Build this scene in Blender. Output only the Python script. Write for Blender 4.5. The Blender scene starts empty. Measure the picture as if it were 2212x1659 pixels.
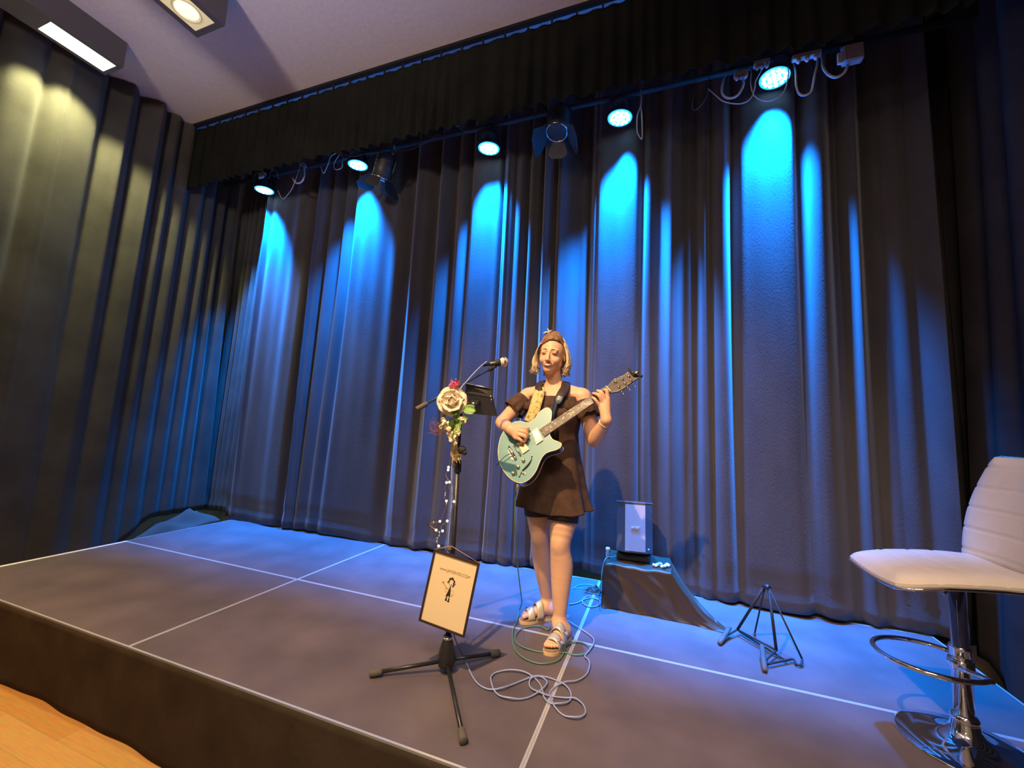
import bpy, math, random
import numpy as np
from mathutils import Vector, Matrix, Euler
random.seed(7); RNG = np.random.default_rng(7)
PI = math.pi
SC = bpy.context.scene; COL = SC.collection
V = lambda *a: np.array(a if len(a) > 1 else a[0], dtype=float)

# ------------------------------------------------------------------ camera
YAW, PIT, ROL = 0.3509, 0.1059, 0.0455
CAM = V(4.4362, -1.3791, 1.1463); FPX = 886.415
_f = V(-math.sin(YAW)*math.cos(PIT), math.cos(YAW)*math.cos(PIT), math.sin(PIT))
_r0 = V(math.cos(YAW), math.sin(YAW), 0.0); _u0 = np.cross(_r0, _f)
CR = math.cos(ROL)*_r0 + math.sin(ROL)*_u0; CU = -math.sin(ROL)*_r0 + math.cos(ROL)*_u0; CF = _f
cd = bpy.data.cameras.new('camera'); cam = bpy.data.objects.new('camera', cd); COL.objects.link(cam)
M3 = Matrix(((CR[0], CU[0], -CF[0]), (CR[1], CU[1], -CF[1]), (CR[2], CU[2], -CF[2])))
cam.matrix_world = Matrix.Translation(Vector(CAM)) @ M3.to_4x4()
cd.sensor_fit = 'HORIZONTAL'; cd.sensor_width = 36.0; cd.lens = 36.0*FPX/2212.0
cd.clip_start = 0.05; cd.clip_end = 60
SC.camera = cam

def ray(px, py): return ((px-1106)*CR - (py-829.5)*CU)/FPX + CF
def at(px, py, y):
    d = ray(px, py); return CAM + d*((y-CAM[1])/d[1])
def atz(px, py, z=0.0):
    d = ray(px, py); return CAM + d*((z-CAM[2])/d[2])
def atx(px, py, x):
    d = ray(px, py); return CAM + d*((x-CAM[0])/d[0])
def onp(px, py, o, n):
    d = ray(px, py); return CAM + d*(np.dot(o-CAM, n)/np.dot(d, n))
def unit(v): return v/np.linalg.norm(v)

# ------------------------------------------------------------------ world, view, lights
w = bpy.data.worlds.new('world'); SC.world = w; w.use_nodes = True
w.node_tree.nodes['Background'].inputs[0].default_value = (0.55, 0.5, 0.6, 1)
w.node_tree.nodes['Background'].inputs[1].default_value = 0.012
SC.view_settings.view_transform = 'Standard'; SC.view_settings.look = 'None'
SC.view_settings.exposure = 0.0; SC.view_settings.gamma = 1.0; SC.view_settings.use_curve_mapping = False

def spot(name, loc, target, power, color, size, blend=0.6, radius=0.05):
    l = bpy.data.lights.new(name, 'SPOT'); l.energy = power; l.color = color
    l.spot_size = math.radians(size); l.spot_blend = blend; l.shadow_soft_size = radius
    o = bpy.data.objects.new(name, l); COL.objects.link(o)
    o.location = Vector(loc); d = Vector(V(target)-V(loc)); o.rotation_euler = d.to_track_quat('-Z', 'Y').to_euler()
    return o
def area(name, loc, target, power, color, sx, sy, spread=180):
    l = bpy.data.lights.new(name, 'AREA'); l.energy = power; l.color = color
    l.shape = 'RECTANGLE'; l.size = sx; l.size_y = sy; l.spread = math.radians(spread)
    o = bpy.data.objects.new(name, l); COL.objects.link(o)
    o.location = Vector(loc); d = Vector(V(target)-V(loc)); o.rotation_euler = d.to_track_quat('-Z', 'Y').to_euler()
    return o
WARM = (1.0, 0.63, 0.31)
spot('front_spot_light', (3.25, -1.5, 4.15), (3.95, 1.35, 0.62), 1020, WARM, 58, 0.9, 0.035)
area('hall_light', (4.6, -2.6, 4.2), (4.9, 0.4, 0.2), 38, (1.0, 0.78, 0.58), 1.2, 0.4, 100)
spot('hall_downlight', (1.6, -0.9, 4.3), (1.3, -0.6, -0.4), 760, (1.0, 0.54, 0.18), 62, 1.0, 0.1)
spot('side_downlight', (-0.25, 0.30, 4.19), (-0.45, 0.2, 0), 430, (1.0, 0.93, 0.42), 122, 0.35, 0.08)
pl = bpy.data.lights.new('added_room_fill', 'POINT'); pl.energy = 36; pl.color = (1.0, 0.86, 0.74); pl.shadow_soft_size = 0.25  # unseen fill light added behind the camera to lift the closed room
plo = bpy.data.objects.new('added_room_fill', pl); COL.objects.link(plo); plo.location = (3.2, -4.2, 2.9)
spot('added_ceiling_fill', (2.2, -2.3, 3.3), (1.7, -0.2, 4.44), 260, (1.0, 0.82, 0.76), 100, 1.0, 0.2)  # added fill aimed upward to brighten the ceiling, no real fixture
LAMPS = [((571, 411), 2600), ((773, 357), 2800), ((1056, 321), 2900), ((1339, 255), 3800), ((1673, 169), 4700)]
LY = 1.845
for (q, p) in LAMPS:
    a = at(q[0], q[1], LY)
    spot('blue_beam', (a[0], a[1], a[2]-0.02), (a[0]+0.0, a[1]+0.66, 0), p*1.05, (0.001, 0.22, 1.0), 60, 0.95, 0.05)

# ------------------------------------------------------------------ materials
def mat(name, col, rough=0.6, metal=0.0, noise=0.0, nscale=20.0, bump=0.0, bscale=60.0, emit=None, estr=0.0,
        sheen=0.0, coat=0.0, stretch=None, col2=None, spec=0.5, sss=0.0, trans=0.0, thr=None):
    m = bpy.data.materials.new(name); m.use_nodes = True
    nt = m.node_tree; b = nt.nodes['Principled BSDF']
    c = (*col, 1.0)
    b.inputs['Base Color'].default_value = c; b.inputs['Roughness'].default_value = rough
    b.inputs['Metallic'].default_value = metal; b.inputs['Specular IOR Level'].default_value = spec
    if sheen: b.inputs['Sheen Weight'].default_value = sheen; b.inputs['Sheen Roughness'].default_value = 0.5
    if coat: b.inputs['Coat Weight'].default_value = coat; b.inputs['Coat Roughness'].default_value = 0.08
    if sss: b.inputs['Subsurface Weight'].default_value = sss; b.inputs['Subsurface Radius'].default_value = (0.012, 0.005, 0.003); b.inputs['Subsurface Scale'].default_value = 1.0
    if trans: b.inputs['Transmission Weight'].default_value = trans
    if emit: b.inputs['Emission Color'].default_value = (*emit, 1); b.inputs['Emission Strength'].default_value = estr
    tc = nt.nodes.new('ShaderNodeTexCoord'); mp = nt.nodes.new('ShaderNodeMapping')
    nt.links.new(tc.outputs['Object'], mp.inputs[0])
    if stretch: mp.inputs['Scale'].default_value = stretch
    if noise or col2:
        n = nt.nodes.new('ShaderNodeTexNoise'); n.inputs['Scale'].default_value = nscale; n.inputs['Detail'].default_value = 6
        nt.links.new(mp.outputs[0], n.inputs['Vector'])
        r = nt.nodes.new('ShaderNodeValToRGB'); nt.links.new(n.outputs[0], r.inputs[0])
        e = r.color_ramp.elements
        if col2: e[0].position = 0.42 if thr is None else thr[0]; e[1].position = 0.58 if thr is None else thr[1]; e[0].color = c; e[1].color = (*col2, 1)
        else:
            e[0].position = 0.3; e[1].position = 0.7
            e[0].color = (*[x*(1-noise) for x in col], 1); e[1].color = (*[min(1, x*(1+noise)) for x in col], 1)
        nt.links.new(r.outputs[0], b.inputs['Base Color'])
    if bump:
        n2 = nt.nodes.new('ShaderNodeTexNoise'); n2.inputs['Scale'].default_value = bscale; n2.inputs['Detail'].default_value = 4
        nt.links.new(mp.outputs[0], n2.inputs['Vector'])
        bp = nt.nodes.new('ShaderNodeBump'); bp.inputs['Strength'].default_value = bump; bp.inputs['Distance'].default_value = 0.01
        nt.links.new(n2.outputs[0], bp.inputs['Height']); nt.links.new(bp.outputs[0], b.inputs['Normal'])
    return m

def wood_floor():
    m = mat('parquet', (0.62, 0.36, 0.13), 0.35, coat=0.2)
    nt = m.node_tree; b = nt.nodes['Principled BSDF']
    tc = nt.nodes.new('ShaderNodeTexCoord'); mp = nt.nodes.new('ShaderNodeMapping'); mp.inputs['Rotation'].default_value[2] = 0.0
    br = nt.nodes.new('ShaderNodeTexBrick'); br.inputs['Scale'].default_value = 1.0
    br.inputs['Brick Width'].default_value = 0.9; br.inputs['Row Height'].default_value = 0.12; br.inputs['Mortar Size'].default_value = 0.001
    br.inputs['Color1'].default_value = (0.55, 0.29, 0.09, 1); br.inputs['Color2'].default_value = (0.62, 0.38, 0.14, 1); br.inputs['Mortar'].default_value = (0.4, 0.24, 0.1, 1)
    nt.links.new(tc.outputs['Object'], mp.inputs[0]); nt.links.new(mp.outputs[0], br.inputs['Vector'])
    n = nt.nodes.new('ShaderNodeTexNoise'); n.inputs['Scale'].default_value = 9; n.inputs['Detail'].default_value = 5
    mp2 = nt.nodes.new('ShaderNodeMapping'); mp2.inputs['Scale'].default_value = (1, 12, 1)
    nt.links.new(tc.outputs['Object'], mp2.inputs[0]); nt.links.new(mp2.outputs[0], n.inputs['Vector'])
    mx = nt.nodes.new('ShaderNodeMix'); mx.data_type = 'RGBA'; mx.blend_type = 'OVERLAY'; mx.inputs[0].default_value = 0.35
    nt.links.new(br.outputs[0], mx.inputs[6]); nt.links.new(n.outputs[1], mx.inputs[7]); nt.links.new(mx.outputs[2], b.inputs['Base Color'])
    return m

M = {}
M['velvet'] = mat('black_velvet', (0.060, 0.056, 0.062), 0.95, noise=0.16, nscale=5, bump=0.2, bscale=160, sheen=0.25, spec=0.1, stretch=(1, 1, 0.35))
M['velvet_side'] = mat('side_velvet', (0.060, 0.058, 0.052), 0.95, noise=0.25, nscale=3, bump=0.3, bscale=160, sheen=0.2, spec=0.1)
M['velvet_shaded'] = mat('shaded_velvet', (0.030, 0.026, 0.028), 0.95, noise=0.2, nscale=4, bump=0.2, bscale=160, spec=0.1)  # same cloth as the back curtain, right-hand shade put into a darker colour
M['valance'] = mat('valance_cloth', (0.014, 0.015, 0.013), 0.97, noise=0.2, nscale=4, spec=0.05)
M['skirtcloth'] = mat('skirt_cloth', (0.045, 0.034, 0.026), 0.95, noise=0.25, nscale=5, bump=0.2, bscale=60, spec=0.1)
M['ply'] = mat('phenolic_ply', (0.122, 0.098, 0.106), 0.5, noise=0.22, nscale=3.2, bump=0.08, bscale=200, spec=0.4)
M['alu'] = mat('aluminium', (0.78, 0.80, 0.84), 0.35, 0.6)
M['aluwhite'] = mat('edge_tape', (0.8, 0.82, 0.86), 0.6)
M['blackpaint'] = mat('black_paint', (0.02, 0.02, 0.022), 0.35, noise=0.1)
M['blackmat'] = mat('black_matt', (0.015, 0.015, 0.016), 0.7)
M['rubber'] = mat('grey_rubber', (0.10, 0.09, 0.08), 0.75, noise=0.15)
M['ceiling'] = mat('ceiling_plaster', (0.74, 0.69, 0.68), 0.9, noise=0.05, nscale=30, bump=0.1, bscale=200)
M['wall'] = mat('cream_wall', (0.75, 0.68, 0.5), 0.85, noise=0.04)
M['skin'] = mat('skin', (0.74, 0.44, 0.29), 0.5, noise=0.06, nscale=12, sss=0.12, spec=0.35)
M['micgrille'] = mat('mic_grille', (0.70, 0.62, 0.55), 0.55, 0.3, bump=0.4, bscale=500); M['micbody'] = mat('mic_body', (0.10, 0.09, 0.10), 0.35, 0.5)
M['lip'] = mat('lip', (0.55, 0.20, 0.17), 0.4)
M['tooth'] = mat('tooth', (0.85, 0.8, 0.72), 0.3)
M['eye'] = mat('eye_dark', (0.05, 0.03, 0.025), 0.4)
M['brow'] = mat('brow_hair', (0.20, 0.10, 0.05), 0.8)
M['hair'] = mat('blonde_hair', (0.66, 0.54, 0.36), 0.5, noise=0.45, nscale=60, stretch=(1, 1, 0.15))
M['hairdark'] = mat('brown_hair', (0.20, 0.105, 0.045), 0.55, noise=0.6, nscale=45)
M['ribbon'] = mat('white_ribbon', (0.8, 0.78, 0.75), 0.7)
M['dress'] = mat('brown_black_jersey', (0.082, 0.048, 0.036), 0.9, noise=0.2, nscale=30, bump=0.15, bscale=250, spec=0.15)
M['shorts'] = mat('black_shorts', (0.03, 0.022, 0.022), 0.85)
M['teal'] = mat('teal_lacquer', (0.11, 0.29, 0.31), 0.42, coat=0.12, noise=0.03)
M['navy'] = mat('navy_lacquer', (0.012, 0.03, 0.055), 0.2, coat=0.6)
M['cream'] = mat('cream_plastic', (0.80, 0.70, 0.45), 0.4)
M['rosewood'] = mat('rosewood', (0.055, 0.035, 0.022), 0.5, noise=0.3)
M['maple'] = mat('maple_neck', (0.35, 0.18, 0.09), 0.35)
M['gold'] = mat('gold_metal', (0.85, 0.60, 0.28), 0.25, 1.0)
M['nickel'] = mat('nickel', (0.85, 0.82, 0.78), 0.22, 1.0)
M['chrome'] = mat('chrome', (0.86, 0.86, 0.88), 0.07, 1.0)
M['black'] = mat('dead_black', (0.004, 0.004, 0.004), 0.9)
M['floral'] = mat('floral_strap', (0.64, 0.46, 0.20), 0.8, col2=(0.22, 0.22, 0.08), nscale=48, thr=(0.54, 0.60))
M['leather'] = mat('dark_leather', (0.035, 0.018, 0.014), 0.6)
M['blueleather'] = mat('blue_leather', (0.015, 0.03, 0.07), 0.35)
M['sandal'] = mat('silver_leather', (0.62, 0.62, 0.62), 0.32, 0.35)
M['sandalgold'] = mat('pale_gold_leather', (0.70, 0.62, 0.45), 0.35, 0.3)
M['cork'] = mat('cork_sole', (0.72, 0.50, 0.27), 0.7, noise=0.1, nscale=90)
M['footbed'] = mat('brown_footbed', (0.33, 0.24, 0.16), 0.8)
M['cable_blue'] = mat('cable_blue', (0.28, 0.34, 0.60), 0.4)
M['cable_green'] = mat('cable_green', (0.10, 0.24, 0.17), 0.4)
M['cable_dark'] = mat('cable_dark', (0.06, 0.06, 0.07), 0.45)
M['cable_grey'] = mat('cable_grey', (0.42, 0.42, 0.46), 0.45)
M['paper'] = mat('paper', (0.86, 0.72, 0.46), 0.6)
M['ink'] = mat('ink', (0.02, 0.015, 0.01), 0.7)
M['inksoft'] = mat('soft_ink', (0.42, 0.27, 0.16), 0.7)
M['rose'] = mat('ivory_petal', (0.86, 0.74, 0.56), 0.6, sss=0.1)
M['pink'] = mat('pink_petal', (0.75, 0.15, 0.25), 0.6)
M['leaf'] = mat('leaf', (0.14, 0.28, 0.05), 0.5, noise=0.3, nscale=30)
M['stem'] = mat('dry_stem', (0.50, 0.36, 0.15), 0.7)
M['twig'] = mat('rust_twig', (0.28, 0.08, 0.03), 0.7)
M['copper'] = mat('copper_wire', (0.55, 0.30, 0.16), 0.4, 0.6)
M['bulb'] = mat('bulb', (1, 0.95, 0.8), 0.4, emit=(1, 0.86, 0.6), estr=5)
M['grille'] = mat('speaker_grille', (0.42, 0.38, 0.40), 0.6, noise=0.05, nscale=200, bump=0.2, bscale=400)
M['cabinet'] = mat('speaker_cabinet', (0.07, 0.075, 0.09), 0.5)
M['white'] = mat('white_plastic', (0.85, 0.85, 0.85), 0.4)
M['satin'] = mat('black_satin', (0.050, 0.032, 0.020), 0.46, spec=0.5, stretch=(1, 1.6, 1.6))
M['leatherette'] = mat('cream_leatherette', (0.56, 0.50, 0.44), 0.5, noise=0.03, bump=0.06, bscale=120)
M['led'] = mat('led_white_blue', (0.3, 0.7, 1), 0.4, emit=(0.45, 0.85, 1.0), estr=7)
M['ledbase'] = mat('led_lens_plate', (0.02, 0.1, 0.3), 0.3, emit=(0.02, 0.35, 1.0), estr=2.2)
M['tube'] = mat('lamp_diffuser', (1, 1, 0.9), 0.5, emit=(1.0, 0.98, 0.86), estr=4)
M['lampglass'] = mat('lamp_lens', (1, 0.9, 0.7), 0.3, emit=(1.0, 0.82, 0.46), estr=1.4)
M['lamppanel'] = mat('lamp_panel', (0.86, 0.78, 0.42), 0.5, emit=(1.0, 0.85, 0.42), estr=0.35)
M['housing'] = mat('lamp_housing', (0.10, 0.09, 0.09), 0.7)
M['barn'] = mat('black_heatproof_paint', (0.035, 0.035, 0.035), 0.5, noise=0.2)
M['bottlecap'] = mat('pale_cap', (0.7, 0.8, 0.85), 0.4)

# ------------------------------------------------------------------ mesh building
def frames(P):
    P = np.asarray(P, float); T = np.gradient(P, axis=0); T /= np.linalg.norm(T, axis=1)[:, None]+1e-12
    a = V(0, 0, 1) if abs(T[0][2]) < 0.9 else V(1, 0, 0)
    n = unit(np.cross(T[0], a)); N = [n]
    for i in range(1, len(P)):
        n = n - T[i]*np.dot(n, T[i]); n = unit(n); N.append(n)
    N = np.array(N); return T, N, np.cross(T, N)
def spline(P, k=8, closed=False):
    P = np.asarray(P, float); out = []; n = len(P)
    if n < 3: return P
    for i in range(n if closed else n-1):
        if closed: p0, p1, p2, p3 = P[(i-1) % n], P[i], P[(i+1) % n], P[(i+2) % n]
        else: p0, p1, p2, p3 = P[max(i-1, 0)], P[i], P[i+1], P[min(i+2, n-1)]
        for j in range(k):
            t = j/k; out.append(0.5*((2*p1)+(-p0+p2)*t+(2*p0-5*p1+4*p2-p3)*t*t+(-p0+3*p1-3*p2+p3)*t**3))
    if not closed: out.append(P[-1])
    return np.array(out)
def world_origin(o):
    v = V(0, 0, 0)
    while o is not None: v = v + V(tuple(o.location)); o = o.parent
    return v
class MB:
    def __init__(s): s.v = []; s.f = []; s.mi = []; s.n = 0; s.sm = []
    def add(s, vs, fs, mi=0, smooth=True):
        vs = np.asarray(vs, float).reshape(-1, 3)
        s.v.append(vs); s.f += [tuple(int(i)+s.n for i in f) for f in fs]; s.mi += [mi]*len(fs); s.sm += [smooth]*len(fs); s.n += len(vs); return s
    def box(s, lo, hi, mi=0, R=None, o=None):
        lo = V(lo); hi = V(hi)
        c = np.array([[x, y, z] for x in (lo[0], hi[0]) for y in (lo[1], hi[1]) for z in (lo[2], hi[2])])
        if R is not None: c = c @ np.asarray(R).T
        if o is not None: c = c + V(o)
        return s.add(c, [(0, 1, 3, 2), (4, 6, 7, 5), (0, 4, 5, 1), (2, 3, 7, 6), (0, 2, 6, 4), (1, 5, 7, 3)], mi, False)
    def rbox(s, lo, hi, r=0.01, mi=0, R=None, o=None):   # box with chamfered edges
        lo = V(lo); hi = V(hi); r = min(r, 0.49*min(hi-lo)); vs = []; 
        import itertools
        bm = []
        for i, (sx, sy, sz) in enumerate(itertools.product((0, 1), repeat=3)):
            for ax in range(3):
                p = V(hi[0] if sx else lo[0], hi[1] if sy else lo[1], hi[2] if sz else lo[2])
                for b in range(3):
                    if b != ax: p[b] += (-r if (sx, sy, sz)[b] else r)
                vs.append(p)
        vs = np.array(vs); fs = []
        idx = lambda sx, sy, sz, ax: (sx*4+sy*2+sz)*3+ax
        for sg in (0, 1):
            fs.append([idx(sg, 0, 0, 0), idx(sg, 1, 0, 0), idx(sg, 1, 1, 0), idx(sg, 0, 1, 0)])
            fs.append([idx(0, sg, 0, 1), idx(1, sg, 0, 1), idx(1, sg, 1, 1), idx(0, sg, 1, 1)])
            fs.append([idx(0, 0, sg, 2), idx(1, 0, sg, 2), idx(1, 1, sg, 2), idx(0, 1, sg, 2)])
        for a in (0, 1):
            for b in (0, 1):
                fs.append([idx(0, a, b, 1), idx(1, a, b, 1), idx(1, a, b, 2), idx(0, a, b, 2)])
                fs.append([idx(a, 0, b, 0), idx(a, 1, b, 0), idx(a, 1, b, 2), idx(a, 0, b, 2)])
                fs.append([idx(a, b, 0, 0), idx(a, b, 1, 0), idx(a, b, 1, 1), idx(a, b, 0, 1)])
        for i in range(8): fs.append([i*3, i*3+1, i*3+2])
        c = vs.mean(0); out = []
        for f in fs:
            n = np.cross(vs[f[1]]-vs[f[0]], vs[f[2]]-vs[f[0]])
            if np.dot(n, vs[list(f)].mean(0)-c) < 0: f = f[::-1]
            out.append(f)
        if R is not None: vs = vs @ np.asarray(R).T
        if o is not None: vs = vs + V(o)
        return s.add(vs, out, mi, False)
    def tube(s, P, r, n=10, k=0, closed=False, mi=0, cap=True, flat=1.0):
        P = np.asarray(P, float)
        if k: P = spline(P, k, closed)
        m = len(P); rr = np.interp(np.linspace(0, 1, m), np.linspace(0, 1, len(r)), r) if hasattr(r, '__len__') else np.full(m, r)
        if closed:
            Q = np.vstack([P, P[:1]]); T, N, B = frames(Q); T, N, B = T[:m], N[:m], B[:m]
        else: T, N, B = frames(P)
        a = np.arange(n)*2*PI/n
        vs = P[:, None, :] + rr[:, None, None]*(np.cos(a)[None, :, None]*N[:, None, :] + flat*np.sin(a)[None, :, None]*B[:, None, :])
        fs = []
        for i in range(m if closed else m-1):
            for j in range(n):
                i2 = (i+1) % m; fs.append((i*n+j, i*n+(j+1) % n, i2*n+(j+1) % n, i2*n+j))
        if cap and not closed: fs.append(tuple(range(n))[::-1]); fs.append(tuple((m-1)*n+j for j in range(n)))
        return s.add(vs.reshape(-1, 3), fs, mi)
    def rod(s, a, b, r, n=12, mi=0, r2=None): return s.tube([a, b], [r, r2 if r2 is not None else r], n, mi=mi)
    def lathe(s, prof, o=(0, 0, 0), axis=(0, 0, 1), n=24, mi=0, cap=True, sx=1, sy=1, ref=None):
        ax = unit(V(axis)); t = V(ref) if ref is not None else (V(1, 0, 0) if abs(ax[0]) < 0.9 else V(0, 1, 0)); a1 = unit(t-ax*np.dot(t, ax)); a2 = np.cross(ax, a1)
        vs = []; fs = []; m = len(prof)
        for (r, h) in prof:
            for j in range(n):
                a = 2*PI*j/n; vs.append(V(o)+ax*h+r*(sx*math.cos(a)*a1+sy*math.sin(a)*a2))
        for i in range(m-1):
            for j in range(n): fs.append((i*n+j, i*n+(j+1) % n, (i+1)*n+(j+1) % n, (i+1)*n+j))
        if cap: fs.append(tuple(range(n))[::-1]); fs.append(tuple((m-1)*n+j for j in range(n)))
        return s.add(vs, fs, mi)
    def ell(s, c, r, R=None, n=16, mi=0):
        r = V(r) if hasattr(r, '__len__') else V(r, r, r); vs = []; fs = []; m = n//2
        for i in range(m+1):
            t = PI*(i/m) if 0 < i < m else (0.02 if i == 0 else PI-0.02)
            for j in range(n):
                a = 2*PI*j/n; vs.append(V(r[0]*math.sin(t)*math.cos(a), r[1]*math.sin(t)*math.sin(a), r[2]*math.cos(t)))
        vs = np.array(vs)
        if R is not None: vs = vs @ np.asarray(R).T
        vs = vs+V(c)
        for i in range(m):
            for j in range(n): fs.append((i*n+j, (i+1)*n+j, (i+1)*n+(j+1) % n, i*n+(j+1) % n))
        fs.append(tuple(range(n))); fs.append(tuple(m*n+j for j in range(n))[::-1])
        return s.add(vs, fs, mi)
    def prism(s, outline, d, mi=0, mside=None, smooth=False):   # outline: world points in a plane, d: extrusion vector
        A = np.asarray(outline, float); n = len(A); B = A+V(d)
        nr = sum(np.cross(A[i]-A[0], A[(i+1) % n]-A[0]) for i in range(n))
        if np.dot(nr, V(d)) > 0: A = A[::-1]; B = B[::-1]
        s.add(np.vstack([A, B]), [tuple(range(n)), tuple(range(n, 2*n))[::-1]], mi, False)
        s.add(np.vstack([A, B]), [(i, n+i, n+(i+1) % n, (i+1) % n) for i in range(n)], mi if mside is None else mside, smooth)
        return s
    def grid(s, G, mi=0, wrap=False, smooth=True):
        G = np.asarray(G, float); a, b = G.shape[:2]; fs = []
        for i in range(a-1):
            for j in range(b if wrap else b-1): fs.append((i*b+j, i*b+(j+1) % b, (i+1)*b+(j+1) % b, (i+1)*b+j))
        return s.add(G.reshape(-1, 3), fs, mi, smooth)
    def build(s, name, mats, parent=None, solid=0.0, bevel=0.0, origin=None):
        vs = np.vstack(s.v); off = world_origin(parent)
        if parent is None and origin is not None: off = V(origin)
        me = bpy.data.meshes.new(name); me.from_pydata((vs-off).tolist(), [], s.f); me.update()
        mats = mats if isinstance(mats, (list, tuple)) else [mats]
        for m in mats: me.materials.append(M[m])
        me.polygons.foreach_set('material_index', s.mi); me.polygons.foreach_set('use_smooth', s.sm)
        o = bpy.data.objects.new(name, me); COL.objects.link(o); o.parent = parent
        if parent is None and origin is not None: o.location = Vector(origin)
        if solid: md = o.modifiers.new('thickness', 'SOLIDIFY'); md.thickness = solid; md.offset = 0
        if bevel: md = o.modifiers.new('bevel', 'BEVEL'); md.width = bevel; md.segments = 2; md.limit_method = 'ANGLE'
        return o
def tag(o, label, cat, group=None, kind=None):
    if label: o['label'] = label
    if cat: o['category'] = cat
    if group: o['group'] = group
    if kind: o['kind'] = kind
    return o
def empty(name, loc, label, cat, group=None):
    o = bpy.data.objects.new(name, None); COL.objects.link(o); o.location = Vector(loc); o.empty_display_size = 0.1
    return tag(o, label, cat, group)
def struct(o): o['kind'] = 'structure'; return o
def copy_tree(o, parent=None):
    c = o.copy(); COL.objects.link(c); c.parent = parent
    for ch in list(o.children): copy_tree(ch, c)
    return c
def text_mesh(body, size, shear=0.0, ext=0.0006):
    cu = bpy.data.curves.new('t', 'FONT'); cu.body = body; cu.size = size; cu.extrude = ext; cu.align_x = 'CENTER'; cu.align_y = 'CENTER'; cu.shear = shear
    ob = bpy.data.objects.new('t', cu); COL.objects.link(ob); dg = bpy.context.evaluated_depsgraph_get(); dg.update()
    me = bpy.data.meshes.new_from_object(ob.evaluated_get(dg)); vs = np.array([tuple(v.co) for v in me.vertices]); fs = [tuple(p.vertices) for p in me.polygons]
    bpy.data.objects.remove(ob); return vs, fs
def smoothn(x, k):
    c = np.convolve(np.pad(x, k, mode='edge'), np.hanning(2*k+1)/np.hanning(2*k+1).sum(), 'same'); return c[k:-k]

# ================================================================== THE SETTING
FZ = -0.40; CZ = 4.44; LX = -0.72; RX = 6.85; BY = 2.45; FY = -6.0
struct(MB().box((LX-0.1, FY, FZ-0.1), (RX+0.1, BY+0.1, FZ)).build('floor', 'ply'))
bpy.data.objects['floor'].data.materials[0] = wood_floor()
struct(MB().box((LX-0.1, FY, CZ), (RX+0.1, BY+0.1, CZ+0.1)).build('ceiling', 'ceiling'))
struct(MB().box((LX-0.2, FY, FZ), (LX-0.1, BY, CZ)).build('wall_left', 'wall'))
struct(MB().box((RX+0.1, FY, FZ), (RX+0.2, BY, CZ)).build('wall_right', 'wall'))
struct(MB().box((LX-0.2, BY, FZ), (RX+0.2, BY+0.1, CZ)).build('wall_back', 'wall'))
struct(MB().box((LX-0.2, FY-0.1, FZ), (RX+0.2, FY, CZ)).build('wall_front', 'wall'))

# ------------------------------------------------------------------ stage decks
dl = [['front left stage deck at the bottom of the photo, wood floor showing beside it', 'front middle stage deck under the black microphone stand', 'front right stage deck carrying the base of the cream bar stool'],
      ['rear left stage deck, blue lit, in the corner below the side curtain', 'rear middle stage deck behind the microphone stand, blue lit', 'rear right stage deck carrying the speaker box and guitar stand']]
for j in range(2):
    for i in range(3):
        x0, x1, y0, y1 = 2*i, 2*i+2, j*1.0, j+1.0
        r = empty('stage_deck', (x0+1, y0+0.5, FZ), dl[j][i], 'stage platform', 'stage decks')
        MB().box((x0+.010, y0+.010, -0.020), (x1-.010, y1-.010, 0)).build('deck_panel', 'ply', r)
        b = MB(); e = 0.0005
        for (a, c) in (((x0+e, y0+e), (x1-e, y0+.0095)), ((x0+e, y1-.0095), (x1-e, y1-e)), ((x0+e, y0+.0095), (x0+.0095, y1-.0095)), ((x1-.0095, y0+.0095), (x1-e, y1-.0095))):
            b.box((a[0], a[1], -0.095), (c[0], c[1], 0.0005))
        b.build('aluminium_frame', 'alu', r)
        for (lx, ly) in ((x0+.06, y0+.06), (x1-.06, y0+.06), (x0+.06, y1-.06), (x1-.06, y1-.06)):
            MB().box((lx-.02, ly-.02, FZ), (lx+.02, ly+.02, -0.022)).build('leg', 'alu', r)
tag(MB().box((0.012, 0.0, 0.0007), (0.045, 1.0, 0.0020)).build('edge_tape', 'aluwhite'), 'white strip of tape along the left edge of the front left deck', 'tape')
# skirt cloth along the front
xs = np.linspace(-0.02, 6.02, 420); zs = np.linspace(-0.398, -0.004, 14); G = []
for z in zs:
    t = (0-z)/0.4
    G.append([[x, -0.006-0.012*t-0.010*t*(math.sin(x*3.1)+0.6*math.sin(x*7.7+1)+0.3*math.sin(x*17)) , z] for x in xs])
tag(MB().grid(G).build('stage_skirt', 'skirtcloth', solid=0.002), 'dark brown cloth skirt hanging along the front edge of the stage', 'stage skirt')

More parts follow.
